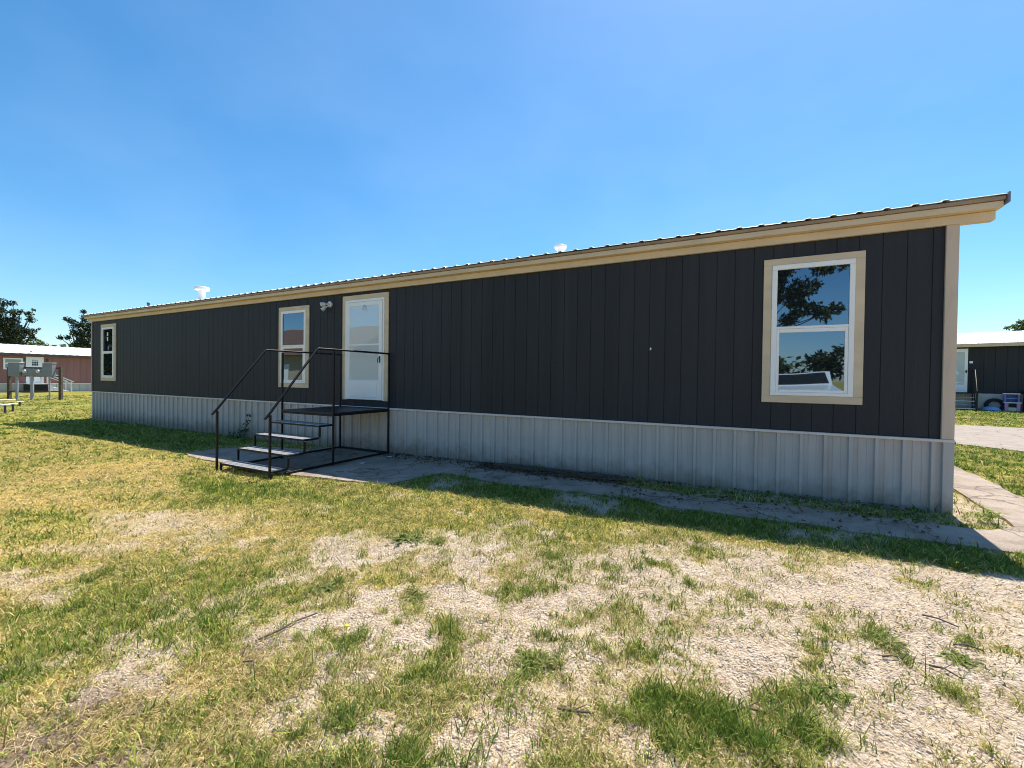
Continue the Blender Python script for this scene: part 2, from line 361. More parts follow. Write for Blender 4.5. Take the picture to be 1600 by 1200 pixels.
PATCH = [(0.35,-3.35,1.55,0.83,-0.13,-1.06,0.2,0.4), (-0.48,-3.15,1.22,0.66,0.15,-0.81,0.24,0.4), (1.31,-2.17,1.27,0.69,-0.29,-0.84,0.17,0.25), (0.77,-3.59,0.72,0.38,-0.16,-0.52,0.14,0.35), (-1.72,-3.52,1.03,0.56,0.45,-0.63,0.25,0.4), (-1.59,-4.07,0.61,0.33,0.28,-0.33,0.1,0.35), (-1.89,-4.5,0.34,0.19,0.28,-0.21,0.16,0.3), (-2.7,-3.41,0.51,0.28,0.43,-0.4,0.3,0.35), (-3.98,-2.92,0.82,0.47,0.74,-0.56,0.95,0.42), (-2.96,-2.47,0.82,0.47,0.45,-0.52,0.95,0.5), (-2.09,-2.37,0.72,0.4,0.21,-0.36,0.9,0.45), (-1.47,-2.39,0.31,0.17,0.09,-0.21,0.75,0.45), (-4.29,-2.51,1.31,0.75,0.43,-0.34,0.95,0.55), (-4.89,-3.95,0.62,0.35,0.44,-0.18,0.45,0.08), (-4.63,-4.48,0.57,0.32,0.24,-0.08,0.55,0.12), (-4.16,-4.91,0.33,0.18,0.34,-0.08,0.35,0.08), (-3.6,-4.97,0.16,0.09,0.18,-0.05,0.15,0.2), (-6.86,-4.14,0.66,0.38,0.72,-0.19,0.85,0.1), (-9.52,-0.98,1.07,0.68,0.83,-0.43,0.9,0.08), (-8.28,-3.19,1.16,0.69,0.8,-0.27,0.9,0.15), (-6.02,-3.16,0.4,0.23,0.42,-0.19,0.8,0.15), (-5.94,-4.39,0.36,0.21,0.27,-0.07,0.9,0.6), (-6.13,-3.57,0.31,0.18,0.23,-0.09,0.9,0.6), (-5.13,-4.6,0.36,0.2,0.16,-0.04,0.9,0.6), (-3.56,-4.73,0.32,0.17,0.28,-0.1,0.95,0.85), (-3.24,-5,0.37,0.2,0.27,-0.08,0.98,0.92), (-3.26,-4.36,0.61,0.33,0.36,-0.17,0.92,0.62), (-2.76,-4.39,0.24,0.13,0.21,-0.12,0.95,0.88), (-2.98,-4.79,0.38,0.2,0.32,-0.12,0.95,0.75), (-2.41,-4.62,0.21,0.11,0.25,-0.13,0.9,0.8), (-2.89,-5.25,0.23,0.12,0.25,-0.06,1,0.95), (-4.59,-4.74,0.24,0.13,0.19,-0.05,0.9,0.7), (-2.55,-4.85,0.4,0.21,0.18,-0.08,0.9,0.5), (-2.11,-4.92,0.42,0.23,0.2,-0.1,0.8,0.18), (-2.31,-5.11,0.31,0.17,0.19,-0.07,0.6,0.12), (-1.85,-4.73,0.15,0.08,0.16,-0.1,0.4,0.2), (-2.27,-5.35,0.23,0.12,0.24,-0.06,0.06,0.2), (-1.98,-5.28,0.18,0.09,0.1,-0.03,0.3,0.25), (-1.79,-5.09,0.25,0.13,0.16,-0.08,0.75,0.3), (-1.5,-4.91,0.28,0.15,0.16,-0.11,0.82,0.25), (-1.32,-4.7,0.32,0.17,0.13,-0.12,0.75,0.25), (-1.01,-4.71,0.32,0.17,0.09,-0.11,0.7,0.28), (-1.47,-4.63,0.25,0.13,0.08,-0.07,0.5,0.3), (-1.17,-4.52,0.12,0.06,0.05,-0.06,0.65,0.5), (-2.3,-3.89,0.23,0.12,0.1,-0.09,0.85,0.7), (-2.45,-4.12,0.22,0.12,0.18,-0.13,0.75,0.6), (-2.31,-4.39,0.13,0.07,0.14,-0.09,0.7,0.8), (-2.13,-3.58,0.45,0.25,0.12,-0.13,0.7,0.45), (-1.53,-3.31,0.45,0.25,0.07,-0.12,0.55,0.35), (-1.17,-2.98,0.25,0.14,0.04,-0.1,0.5,0.35), (-1.17,-3.61,0.14,0.08,0.07,-0.13,0.35,0.4), (-0.6,-3.74,0.21,0.11,0.07,-0.25,0.42,0.5), (-0.57,-3.45,0.2,0.11,0.04,-0.16,0.55,0.6), (-0.26,-3.03,0.22,0.12,0.02,-0.19,0.5,0.55), (-0.3,-3.58,0.18,0.1,0.02,-0.18,0.45,0.45), (-0.06,-3.39,0.22,0.12,0.01,-0.2,0.5,0.45), (0.14,-3.07,0.2,0.11,-0.01,-0.24,0.5,0.4), (0.4,-3.11,0.13,0.07,-0.02,-0.13,0.85,0.6), (-0.27,-2.49,0.3,0.17,0.02,-0.2,0.55,0.4), (0.08,-2.16,0.27,0.15,-0,-0.14,0.4,0.45), (-0.57,-2.65,0.22,0.12,0.02,-0.12,0.5,0.5), (-0.91,-3.14,0.24,0.13,0.04,-0.11,0.45,0.5), (-0.12,-4.06,0.18,0.09,0.01,-0.11,1,1), (-0.29,-4.19,0.09,0.05,0.02,-0.09,0.6,0.55), (0.03,-4.14,0.11,0.06,-0,-0.08,0.95,1), (0.3,-3.91,0.14,0.07,-0.02,-0.15,0.06,0.3), (-0.44,-4.12,0.15,0.08,0.03,-0.11,0.5,0.3), (-0.57,-4.41,0.2,0.11,0.05,-0.14,0.45,0.25), (-0.95,-4.35,0.18,0.09,0.06,-0.1,0.3,0.3), (0.53,-3.36,0.11,0.06,-0.02,-0.08,0.5,0.5), (-0.34,-3.93,0.21,0.11,0.02,-0.1,0.4,0.3), (0.22,-4.09,0.13,0.07,-0.01,-0.08,0.6,0.5), (0.39,-3.98,0.11,0.06,-0.02,-0.09,0.6,0.6), (0.19,-3.65,0.16,0.09,-0.01,-0.12,0.04,0.3), (0.46,-3.76,0.21,0.11,-0.03,-0.17,0.05,0.3), (0.84,-3.66,0.27,0.14,-0.04,-0.13,0.2,0.2), (1.27,-2.86,0.18,0.1,-0.18,-0.45,0.22,0.12), (1.12,-2.36,0.29,0.16,-0.05,-0.15,0.3,0.15), (0.35,-2.5,0.44,0.24,-0.01,-0.13,0.4,0.18), (0.7,-2.68,0.32,0.17,-0.02,-0.11,0.2,0.15), (-5.96,-2.83,0.38,0.22,0.43,-0.23,1,0.95), (-5.22,-2.7,0.4,0.23,0.3,-0.19,0.95,0.75)]
WEEDS = [  # kind, x, y, radius, label
 ('rosette', -.81,-4.08,.125,'dark spiky rosette weed alone on pale gravel in the middle foreground'),
 ('broad', .39,-3.67,.135,'large pale green broad leaved weed flat on the right foreground gravel'),
 ('rosette', .76,-3.10,.135,'bushy narrow leaved weed above the small twig on the right gravel'),
 ('broad', 1.04,-3.09,.105,'silvery broad leaved weed closest to the right edge of the gravel'),
 ('tuft', .91,-3.40,.10,'tufted green weed with a brown dead side on the right gravel'),
 ('broad', -2.43,-3.10,.20,'widest leafy green weed clump in the bare strip below the steps'),
 ('rosette', -2.17,-3.05,.125,'dark jagged weed touching the right of the widest leafy clump'),
 ('rosette', -1.75,-3.84,.13,'bright green fan shaped weed at the upper rim of the central gravel'),
 ('broad', .19,-3.84,.085,'small broad leaved weed left of the large pale green one'),
 ('broad', -2.36,-4.03,.14,'grey green broad leaved weed in the grass left of the central gravel'),
 ('rosette', -1.72,-4.39,.10,'low weed with a yellow flower on the central gravel'),
 ('tuft', -1.98,-4.49,.075,'little dark grass tuft at the end of the long stick'),
 ('tuft', .38,-3.97,.13,'tall pale grass tuft at the bottom edge of the right foreground'),
 ('tuft', -1.23,-4.40,.085,'upright narrow tuft in dry grass at the lower middle'),
 ('upright', 2.28,-.20,.20,'sunlit leafy weed growing on the walk beside the house corner'),
 ('upright', 1.52,-1.72,.10,'bright green sprig at the edge of the roof shadow on the right'),
 ('upright', -2.45,-.13,.15,'shaded weed against the skirting above the brush pile'),
 ('upright', -1.02,-.22,.15,'shaded weed with a bare stalk against the skirting right of the brush pile'),
 ('rosette', -1.19,-2.86,.10,'dark weed in the straw coloured strip above the central gravel'),
 ('tuft', -.21,-2.89,.085,'vivid yellow green tuft on the gravel near the shadow edge'),
 ('tuft', -1.36,-4.04,.085,'pair of ragged tufts in the centre of the gravel'),
 ('tuft', -1.62,-4.14,.05,'tiny round tuft in the open centre of the gravel'),
 ('rosette', -.83,-4.22,.07,'flat dark weed just below the spiky rosette'),
 ('tuft', -.34,-4.22,.10,'blue green tuft left of the lush dark patch at the bottom'),
 ('rosette', -1.33,-4.78,.075,'bluish rosette weed in dry grass at the bottom left of centre'),
]
WEED_SPOTS = [(q[1], q[2], q[3]) for q in WEEDS]
def cover_tint(x, y):
    x = np.asarray(x, float); y = np.asarray(y, float)
    c = np.full(x.shape, .82); t = np.full(x.shape, .42)
    def setw(wt, cc, tt):
        nonlocal c, t
        c = c*(1-wt)+cc*wt; t = t*(1-wt)+tt*wt
    sst = lambda a, lo, hi: np.clip((a-lo)/(hi-lo), 0, 1)
    # far left lawn is lush yellow green, right hand lawn beyond the walk is lush green
    setw(sst(-x, 11, 20), .97, .66)
    setw((x > 2.2) & (y > -.9), 1.0, .66)
    setw((x > 2.6) & (y <= -.9), .35, .3)
    nx = x + (fbm(x, y, 1.7, 21)-.5)*.5 + (fbm(x, y, 7, 23)-.5)*.3; ny = y + (fbm(x, y, 1.7, 31)-.5)*.5 + (fbm(x, y, 7, 33)-.5)*.3
    for (px, py, ax, ay, bx, by, cc, tt) in PATCH:
        det = ax*by-ay*bx
        dx = nx-px; dy = ny-py
        s = (dx*by-dy*bx)/det; q = (-dx*ay+dy*ax)/det
        wt = np.exp(-np.clip(s*s+q*q, 0, 30)**1.6)
        setw(wt, cc, tt)
    for (px, py, rr) in WEED_SPOTS:
        setw(np.exp(-(((x-px)**2+(y-py)**2)/(rr*.95)**2)**1.3)*.7, .7, .66)
    # broad straw and green swings of a dry lawn
    t = np.clip(t+(fbm(x, y, .9, 101)-.5)*.5*(c > .3)+(fbm(x, y, 3.4, 111)-.5)*.6, 0, 1)
    c = np.clip(c+(fbm(x, y, 2.6, 121)-.5)*.35*(c < .6), 0, 1)
    # open holes in the turf and stray tufts in the grit
    fg = np.clip((x+9)/1.5, 0, 1)*np.clip((3.6-x)/.5, 0, 1)*np.clip((-1.8-y)/.3, 0, 1)
    hole = np.clip((fbm(x, y, 3.6, 151, 4)-.53)*7, 0, 1)
    c = c*(1-.62*hole*fg*np.clip((x+5.2)/2.2, .12, 1)*np.clip((1.02-t)*2.2, .25, 1))
    stray = np.clip((fbm(x, y, 4.6, 161, 3)-.60)*8, 0, 1)*fg*(c < .45)
    c = c+stray*.45; t = np.clip(t+stray*.25, 0, 1)
    # green strip in the shade of the house
    st = sst(y, -1.78, -1.62)*sst(-y, .5, .8)*sst(x, -3.9, -3.5)*sst(-x, -2.4, -2.1)
    setw(st, np.clip(.55+ (fbm(x, y, 2.3, 41)-.4)*1.6, .1, 1), .82)
    setw(sst(y, -1.9, -1.6)*sst(-x, 8.8, 9.2)*sst(-y, -.2, 0)*sst(x, -18.6, -18.3), .96, .78)
    st = sst(y, -.62, -.5)*sst(-y, -.05, 0)*sst(x, -1.2, 0)*sst(-x, -2.1, -2.05)
    setw(st, .5, .8)
    st = sst(x, 2.06, 2.1)*sst(-x, -2.6, -2.45)*sst(y, -.45, -.3)*sst(-y, -2.2, -1.6)
    setw(st, .42, .45)
    return c, t
def surf(x, y):
    """grass presence, tint; no grass on concrete, road, under the houses"""
    c, t = cover_tint(x, y)
    wob = (fbm(x, y, 3.5, 51, 4)-.5)*.42
    dC = polydist(x, y, CONC)*np.where(inpoly(x, y, CONC), -1, 1)
    c = c*np.clip((dC+wob+.06)/.08, 0, 1)
    dR = polydist(x, y, ROAD)*np.where(inpoly(x, y, ROAD), -1, 1)
    c = c*np.clip((dR+wob)/.1, 0, 1)
    c = c*~((x > -18.1) & (x < 2.06) & (y > -.02) & (y < 4.6))
    return c, t

def earth(x, y):
    """bare brown soil instead of pale grit"""
    e = np.zeros(np.shape(x))
    for (px, py, r1, r2) in ((-2.15,-5.3,.42,.30), (-2.0,-4.75,.35,.2), (-3.3,-4.6,.5,.25), (-3.0,-.6,1.0,.35), (-5.6,-2.0,.7,.12)):
        e = np.maximum(e, np.exp(-(((x-px)/r1)**2+((y-py)/r2)**2)**1.5))
    return np.clip(e*1.1+(fbm(x, y, 4, 131)-.5)*.5*(e > .05), 0, 1)
def axis(fine0, fine1, step, lo, hi, g=1.22):
    a = list(np.arange(fine0, fine1+1e-6, step)); s = step; p = a[0]
    while p > lo: s *= g; p -= s; a.insert(0, p)
    s = step; p = a[-1]
    while p < hi: s *= g; p += s; a.append(p)
    return np.array(a)
gx = axis(-9.5, 4.2, .055, -500, 500); gy = axis(-6.5, 1.0, .055, -400, 500)
X, Y = np.meshgrid(gx, gy); nxv, nyv = len(gx), len(gy)
Xf = X.ravel(); Yf = Y.ravel()
Zf = ground_z(Xf, Yf)
i0 = (np.arange(nyv-1)[:, None]*nxv + np.arange(nxv-1)[None, :]).ravel()
quads = np.stack([i0, i0+1, i0+1+nxv, i0+nxv], 1)
cv, tv = cover_tint(Xf, Yf)
cv = np.where(np.hypot(Xf, Yf) > 60, .95, cv)

def ground_material():
    m, nt, b = newmat('ground_gravel_and_thatch'); N = nt.nodes; L = nt.links
    at = N.new('ShaderNodeVertexColor'); at.layer_name = 'Col'
    sep = N.new('ShaderNodeSeparateColor'); L.new(at.outputs[0], sep.inputs[0])
    tc = N.new('ShaderNodeTexCoord')
    def noise(scale, det=4, rgh=.6):
        n = N.new('ShaderNodeTexNoise'); n.inputs['Scale'].default_value = scale; n.inputs['Detail'].default_value = det; n.inputs['Roughness'].default_value = rgh
        L.new(tc.outputs['Object'], n.inputs['Vector']); return n
    def ramp(src, stops):
        r = N.new('ShaderNodeValToRGB'); e = r.color_ramp.elements
        while len(e) < len(stops): e.new(.5)
        for i, (p, c) in enumerate(stops):
            e[i].position = p; e[i].color = (*c, 1)
        L.new(src, r.inputs[0]); return r
    vor = N.new('ShaderNodeTexVoronoi'); vor.inputs['Scale'].default_value = 75; L.new(tc.outputs['Object'], vor.inputs['Vector'])
    vd = N.new('ShaderNodeTexVoronoi'); vd.inputs['Scale'].default_value = 75; vd.feature = 'F1'; L.new(tc.outputs['Object'], vd.inputs['Vector'])
    sv = N.new('ShaderNodeSeparateColor'); L.new(vor.outputs['Color'], sv.inputs[0])
    grav = ramp(sv.outputs[0], [(0, (.24,.175,.125)), (.35, (.44,.35,.265)), (.75, (.585,.48,.38)), (1, (.72,.63,.52))])
    dn = noise(2.2, 6); dirt = ramp(dn.outputs['Fac'], [(.3, (.40,.305,.22)), (.7, (.60,.49,.385))])
    gm = N.new('ShaderNodeMixRGB'); gm.inputs[0].default_value = .45; L.new(grav.outputs[0], gm.inputs[1]); L.new(dirt.outputs[0], gm.inputs[2])
    sn = noise(30, 6, .7); soil = ramp(sn.outputs['Fac'], [(.3, (.12,.082,.055)), (.55, (.24,.17,.115)), (.75, (.36,.27,.19))])
    gm0 = gm; gm = N.new('ShaderNodeMixRGB'); L.new(sep.outputs[2], gm.inputs[0]); L.new(gm0.outputs[0], gm.inputs[1]); L.new(soil.outputs[0], gm.inputs[2])
    # thatch between the blades: straw to green by tint, shadowed gaps painted dark
    tn = noise(38, 5, .7)
    straw = ramp(tn.outputs['Fac'], [(.3, (.14,.09,.03)), (.5, (.42,.30,.10)), (.7, (.68,.52,.21))])
    green = ramp(tn.outputs['Fac'], [(.3, (.045,.06,.012)), (.5, (.20,.225,.033)), (.7, (.44,.45,.085))])
    tm = N.new('ShaderNodeMixRGB'); L.new(sep.outputs[1], tm.inputs[0]); L.new(straw.outputs[0], tm.inputs[1]); L.new(green.outputs[0], tm.inputs[2])
    # broad mown-lawn mottling
    bn = noise(.55, 5, .6); bm_ = ramp(bn.outputs['Fac'], [(.35, (.80,.80,.80)), (.65, (1.2,1.14,1.0))])
    tm2 = N.new('ShaderNodeMixRGB'); tm2.blend_type = 'MULTIPLY'; tm2.inputs[0].default_value = 1; L.new(tm.outputs[0], tm2.inputs[1]); L.new(bm_.outputs[0], tm2.inputs[2])
    # cover with a ragged edge
    en = noise(14, 5, .7)
    ad = N.new('ShaderNodeMath'); ad.operation = 'ADD'; L.new(sep.outputs[0], ad.inputs[0])
    es = N.new('ShaderNodeMath'); es.operation = 'MULTIPLY_ADD'; es.inputs[1].default_value = .9; es.inputs[2].default_value = -.5; L.new(en.outputs['Fac'], es.inputs[0]); L.new(es.outputs[0], ad.inputs[1])
    cr = ramp(ad.outputs[0], [(.28, (0,0,0)), (.72, (1,1,1))])
    fin = N.new('ShaderNodeMixRGB'); L.new(cr.outputs[0], fin.inputs[0]); L.new(gm.outputs[0], fin.inputs[1]); L.new(tm2.outputs[0], fin.inputs[2])
    L.new(fin.outputs[0], b.inputs['Base Color']); b.inputs['Roughness'].default_value = .95; b.inputs['Specular IOR Level'].default_value = .1
    bp = N.new('ShaderNodeBump'); bp.inputs['Strength'].default_value = .9; bp.inputs['Distance'].default_value = .012; bp.invert = True
    L.new(vd.outputs['Distance'], bp.inputs['Height'])
    bp2 = N.new('ShaderNodeBump'); bp2.inputs['Strength'].default_value = .6; bp2.inputs['Distance'].default_value = .02
    L.new(tn.outputs['Fac'], bp2.inputs['Height']); L.new(bp.outputs[0], bp2.inputs['Normal']); L.new(bp2.outputs[0], b.inputs['Normal'])
    return m
gcol = np.stack([cv, tv, earth(Xf, Yf)], 1)
ground = np_mesh('ground', np.stack([Xf, Yf, Zf], 1), quads.ravel(), np.arange(len(quads))*4, None, ground_material(), gcol, smooth=True)
tag(ground, kind='structure')

def concrete_material(name, c0, c1, stain=.3):
    m, nt, b = newmat(name); N = nt.nodes; L = nt.links
    tc = N.new('ShaderNodeTexCoord')
    n = N.new('ShaderNodeTexNoise'); n.inputs['Scale'].default_value = 3; n.inputs['Detail'].default_value = 9; n.inputs['Roughness'].default_value = .65; L.new(tc.outputs['Object'], n.inputs[0])
    r = N.new('ShaderNodeValToRGB'); r.color_ramp.elements[0].position = .3; r.color_ramp.elements[1].position = .7
    r.color_ramp.elements[0].color = (*c0, 1); r.color_ramp.elements[1].color = (*c1, 1); L.new(n.outputs['Fac'], r.inputs[0])
    # cracks
    nd = N.new('ShaderNodeTexNoise'); nd.inputs['Scale'].default_value = 1.6; nd.inputs['Detail'].default_value = 4; L.new(tc.outputs['Object'], nd.inputs[0])
    ad = N.new('ShaderNodeVectorMath'); ad.operation = 'MULTIPLY_ADD'; ad.inputs[1].default_value = (.8,.8,.8); L.new(nd.outputs['Color'], ad.inputs[0]); L.new(tc.outputs['Object'], ad.inputs[2])
    v = N.new('ShaderNodeTexVoronoi'); v.feature = 'DISTANCE_TO_EDGE'; v.inputs['Scale'].default_value = .8; L.new(ad.outputs[0], v.inputs['Vector'])
    cr = N.new('ShaderNodeValToRGB'); cr.color_ramp.elements[0].position = .004; cr.color_ramp.elements[1].position = .014
    cr.color_ramp.elements[0].color = (.3,.27,.23,1); cr.color_ramp.elements[1].color = (1,1,1,1); L.new(v.outputs['Distance'], cr.inputs[0])
    mx = N.new('ShaderNodeMixRGB'); mx.blend_type = 'MULTIPLY'; mx.inputs[0].default_value = .8; L.new(r.outputs[0], mx.inputs[1]); L.new(cr.outputs[0], mx.inputs[2])
    # fine grit
    g = N.new('ShaderNodeTexNoise'); g.inputs['Scale'].default_value = 90; g.inputs['Detail'].default_value = 3; L.new(tc.outputs['Object'], g.inputs[0])
    gr = N.new('ShaderNodeValToRGB'); gr.color_ramp.elements[0].position = .3; gr.color_ramp.elements[1].position = .7
    gr.color_ramp.elements[0].color = (.72,.7,.68,1); gr.color_ramp.elements[1].color = (1.15,1.15,1.15,1); L.new(g.outputs['Fac'], gr.inputs[0])
    m2 = N.new('ShaderNodeMixRGB'); m2.blend_type = 'MULTIPLY'; m2.inputs[0].default_value = 1; L.new(mx.outputs[0], m2.inputs[1]); L.new(gr.outputs[0], m2.inputs[2])
    # soil and leaf stains
    sn = N.new('ShaderNodeTexNoise'); sn.inputs['Scale'].default_value = 1.7; sn.inputs['Detail'].default_value = 7; sn.inputs['Roughness'].default_value = .7; L.new(tc.outputs['Object'], sn.inputs[0])
    sr = N.new('ShaderNodeValToRGB'); sr.color_ramp.elements[0].position = .47; sr.color_ramp.elements[1].position = .72
    sr.color_ramp.elements[0].color = (0,0,0,1); sr.color_ramp.elements[1].color = (stain,)*3+(1,); L.new(sn.outputs['Fac'], sr.inputs[0])
    m3 = N.new('ShaderNodeMixRGB'); m3.inputs[2].default_value = (.15,.115,.085,1); L.new(sr.outputs[0], m3.inputs[0]); L.new(m2.outputs[0], m3.inputs[1])
    L.new(m3.outputs[0], b.inputs['Base Color']); b.inputs['Roughness'].default_value = .9
    bp = N.new('ShaderNodeBump'); bp.inputs['Strength'].default_value = .4; bp.inputs['Distance'].default_value = .006; L.new(g.outputs['Fac'], bp.inputs['Height']); L.new(bp.outputs[0], b.inputs['Normal'])
    return m
def slab(name, P, dz, step, wob, m, thick=.08):
    import bmesh
    pts = []
    n = len(P)
    for i in range(n):
        a = np.array(P[i]); b = np.array(P[(i+1) % n]); k = max(1, int(np.hypot(*(b-a))/step))
        for j in range(k): pts.append(a+(b-a)*j/k)
    pts = np.array(pts)
    ox = (vnoise(pts[:,0], pts[:,1], 3.3, 61)-.5)*wob; oy = (vnoise(pts[:,0], pts[:,1], 3.3, 71)-.5)*wob
    near_wall = np.abs(pts[:,1]) < .04
    pts = pts + np.stack([ox, np.where(near_wall, 0, oy)], 1)
    bm = bmesh.new()
    z = gbase(pts[:,0])+dz
    vt = [bm.verts.new((p[0], p[1], q)) for p, q in zip(pts, z)]
    vb = [bm.verts.new((p[0], p[1], q-thick)) for p, q in zip(pts, z)]
    es = [bm.edges.new((vt[i], vt[(i+1) % len(vt)])) for i in range(len(vt))]
    bmesh.ops.triangle_fill(bm, use_beauty=True, edges=es)
    for i in range(len(vt)):
        j = (i+1) % len(vt); bm.faces.new((vt[i], vb[i], vb[j], vt[j]))
    bmesh.ops.recalc_face_normals(bm, faces=bm.faces)
    me = bpy.data.meshes.new(name); bm.to_mesh(me); bm.free(); me.materials.append(m)
    o = bpy.data.objects.new(name, me); COL.objects.link(o); return tag(o, kind='structure')
slab('path', CONC, .014, .14, .09, concrete_material('path_concrete', (.30,.235,.185), (.44,.36,.295), .85))
slab('road', ROAD, .010, .5, .12, concrete_material('road_concrete', (.31,.255,.21), (.40,.335,.28)))

# ------------------------------------------------------------------ the grey mobile home
XL, XR, ZS, ZF = -18.12, 2.06, .753, 2.985
house = thing('mobile_home', 'long charcoal grey mobile home with tan trim, white windows and pale ribbed skirting', 'mobile home', (-8.0, 2.3, 0))
# siding: front face with a real groove every 20.3 cm
poly = [(XR, 4.6), (XL, 4.6), (XL, 0)]
g0 = -1.975 - .2032*79; x = g0
while x < XR-.05:
    if x > XL+.05: poly += [(x-.0045, 0), (x-.0015, .006), (x+.0015, .006), (x+.0045, 0)]
    x += .2032
poly += [(XR, 0)]
MB().prism(poly, 'z', ZS-.01, 3.17).build('siding', M['siding'], house)
# skirting: ribbed sheet, ribs every 22.9 cm
poly = [(XR+.012, 4.6), (XL-.012, 4.6), (XL-.012, -.004)]
x = -.5952 - .2286*76
while x < XR-.06:
    if x > XL+.06:
        poly += [(x-.024, -.004), (x-.016, -.032), (x+.016, -.032), (x+.024, -.004)]
        for k in (1, 2): poly += [(x+.0762*k-.012, -.004), (x+.0762*k-.005, -.009), (x+.0762*k+.005, -.009), (x+.0762*k+.012, -.004)]
    x += .2286
poly += [(XR+.012, -.004)]
poly = [p for p in poly if p[0] <= XR+.0121]
sk = MB().prism(poly, 'z', -.25, ZS-.012).build('skirting', M['skirt'], house)
MB().box(XR-.07, XR+.018, -.036, .10, -.25, ZS-.016, .004).build('skirting_corner', M['skirt'], sk)
MB().box(XL-.02, XR+.02, -.041, 0, ZS-.016, ZS+.014, .004).build('skirting_cap', M['skirtcap'], house)
MB().box(1.978, XR+.018, -.028, 0, ZS+.015, ZF-.012, .003).box(XR+.0005, XR+.018, .0005, .10, ZS+.015, ZF-.012, .003).build('corner_trim', M['tan_corner'], house)
MB().box(XL-.014, XL+.02, -.022, 0, ZS+.015, ZF-.012, .003).build('corner_trim', M['tan_corner'], house)
# eaves: lower frieze board, upper fascia, metal drip edge, ribbed roof sheet
RX0, RX1 = -18.34, 2.34
MB().box(RX0+.04, RX1-.01, -.042, 0, ZF-.012, 3.062, .004).box(XR+.004, RX1-.012, .0005, .05, ZF-.012, 3.058, .004).box(XR+.004, XR+.03, .055, 4.58, ZF-.012, 3.155, .004).box(RX0+.045, XL-.004, .003, 4.58, ZF-.012, 3.058).build('frieze_board', M['tan'], house)
MB().box(RX0+.02, RX1+.01, -.125, -.002, 3.064, 3.128, .004).build('fascia_board', M['tan'], house)
MB().box(RX0, RX1+.02, -.146, -.004, 3.132, 3.168, .005).build('drip_edge', M['drip'], house)
def ribbed_roof(x0, x1, st, pitch=.2286, off=-.5952, rib=.015, wob=.008):
    xs = []
    n0 = math.ceil((x0-off)/pitch)
    x = off+n0*pitch
    xs.append((x0, 0))
    while x < x1-.04:
        if x > x0+.04: xs += [(x-.034, 0), (x-.018, 1), (x+.018, 1), (x+.034, 0)]
        x += pitch
    xs.append((x1, 0))
    b = MB(); vs = []
    for (y, z) in st:
        for (x, h) in xs:
            vs.append((x, y, z+h*rib+(wob*(vnoise(x, y, 1.3, 3)-.5) if wob else 0)))
    n = len(xs); fs = []
    for j in range(len(st)-1):
        for i in range(n-1): fs.append((j*n+i, j*n+i+1, (j+1)*n+i+1, (j+1)*n+i))
    return b.add(vs, fs)
EAVE = [(-.172, 3.174), (-.160, 3.181), (-.13, 3.188), (0, 3.203), (1.15, 3.283), (2.3, 3.36), (3.45, 3.283), (4.6, 3.2), (4.78, 3.17)]
rf = ribbed_roof(RX0-.02, XR+.055, EAVE).build('roof', M['roof'], house, fix=False)
sd = rf.modifiers.new('sheet', 'SOLIDIFY'); sd.thickness = .004; sd.offset = -1
MB().box(RX1+.021, RX1+.042, -.168, .06, 3.09, 3.200, .008).build('rake_trim', M['rake'], rf)
st = ribbed_roof(XR+.056, RX1+.02, EAVE[:3]+[(.06, 3.206)]).build('eave_sheet', M['roof'], rf, fix=False)
sd = st.modifiers.new('sheet', 'SOLIDIFY'); sd.thickness = .004; sd.offset = -1
def roofz(y): return float(np.interp(y, [p[0] for p in EAVE], [p[1] for p in EAVE]))
# roof vents
def vent(x, y, name, m, prof):
    z = roofz(y)
    MB().lathe(x, y, [(r, z+h) for r, h in prof]).build(name, m, rf)
vent(-12.92, .55, 'roof_vent', M['vinyl'], [(.15,.0),(.15,.03),(.085,.05),(.08,.40),(.17,.415),(.18,.425),(.18,.485),(.165,.50),(0,.505)])
vent(-2.45, .52, 'roof_vent', M['vinyl'], [(.09,.0),(.09,.03),(.052,.05),(.05,.17),(.085,.20),(.105,.235),(.10,.255),(.05,.275),(0,.28)])
vent(-13.2, .22, 'roof_vent', M['vinyl'], [(.13,.0),(.13,.03),(.11,.08),(.05,.105),(0,.11)])
vent(-15.75, .5, 'roof_vent', M['vinyl'], [(.10,.0),(.10,.04),(.05,.10),(.035,.13),(.035,.10)])
vent(-15.75, .5, 'vent_pipe', M['darkmetal'], [(.028,.1),(.028,.20),(.04,.21),(.04,.27),(0,.275)])

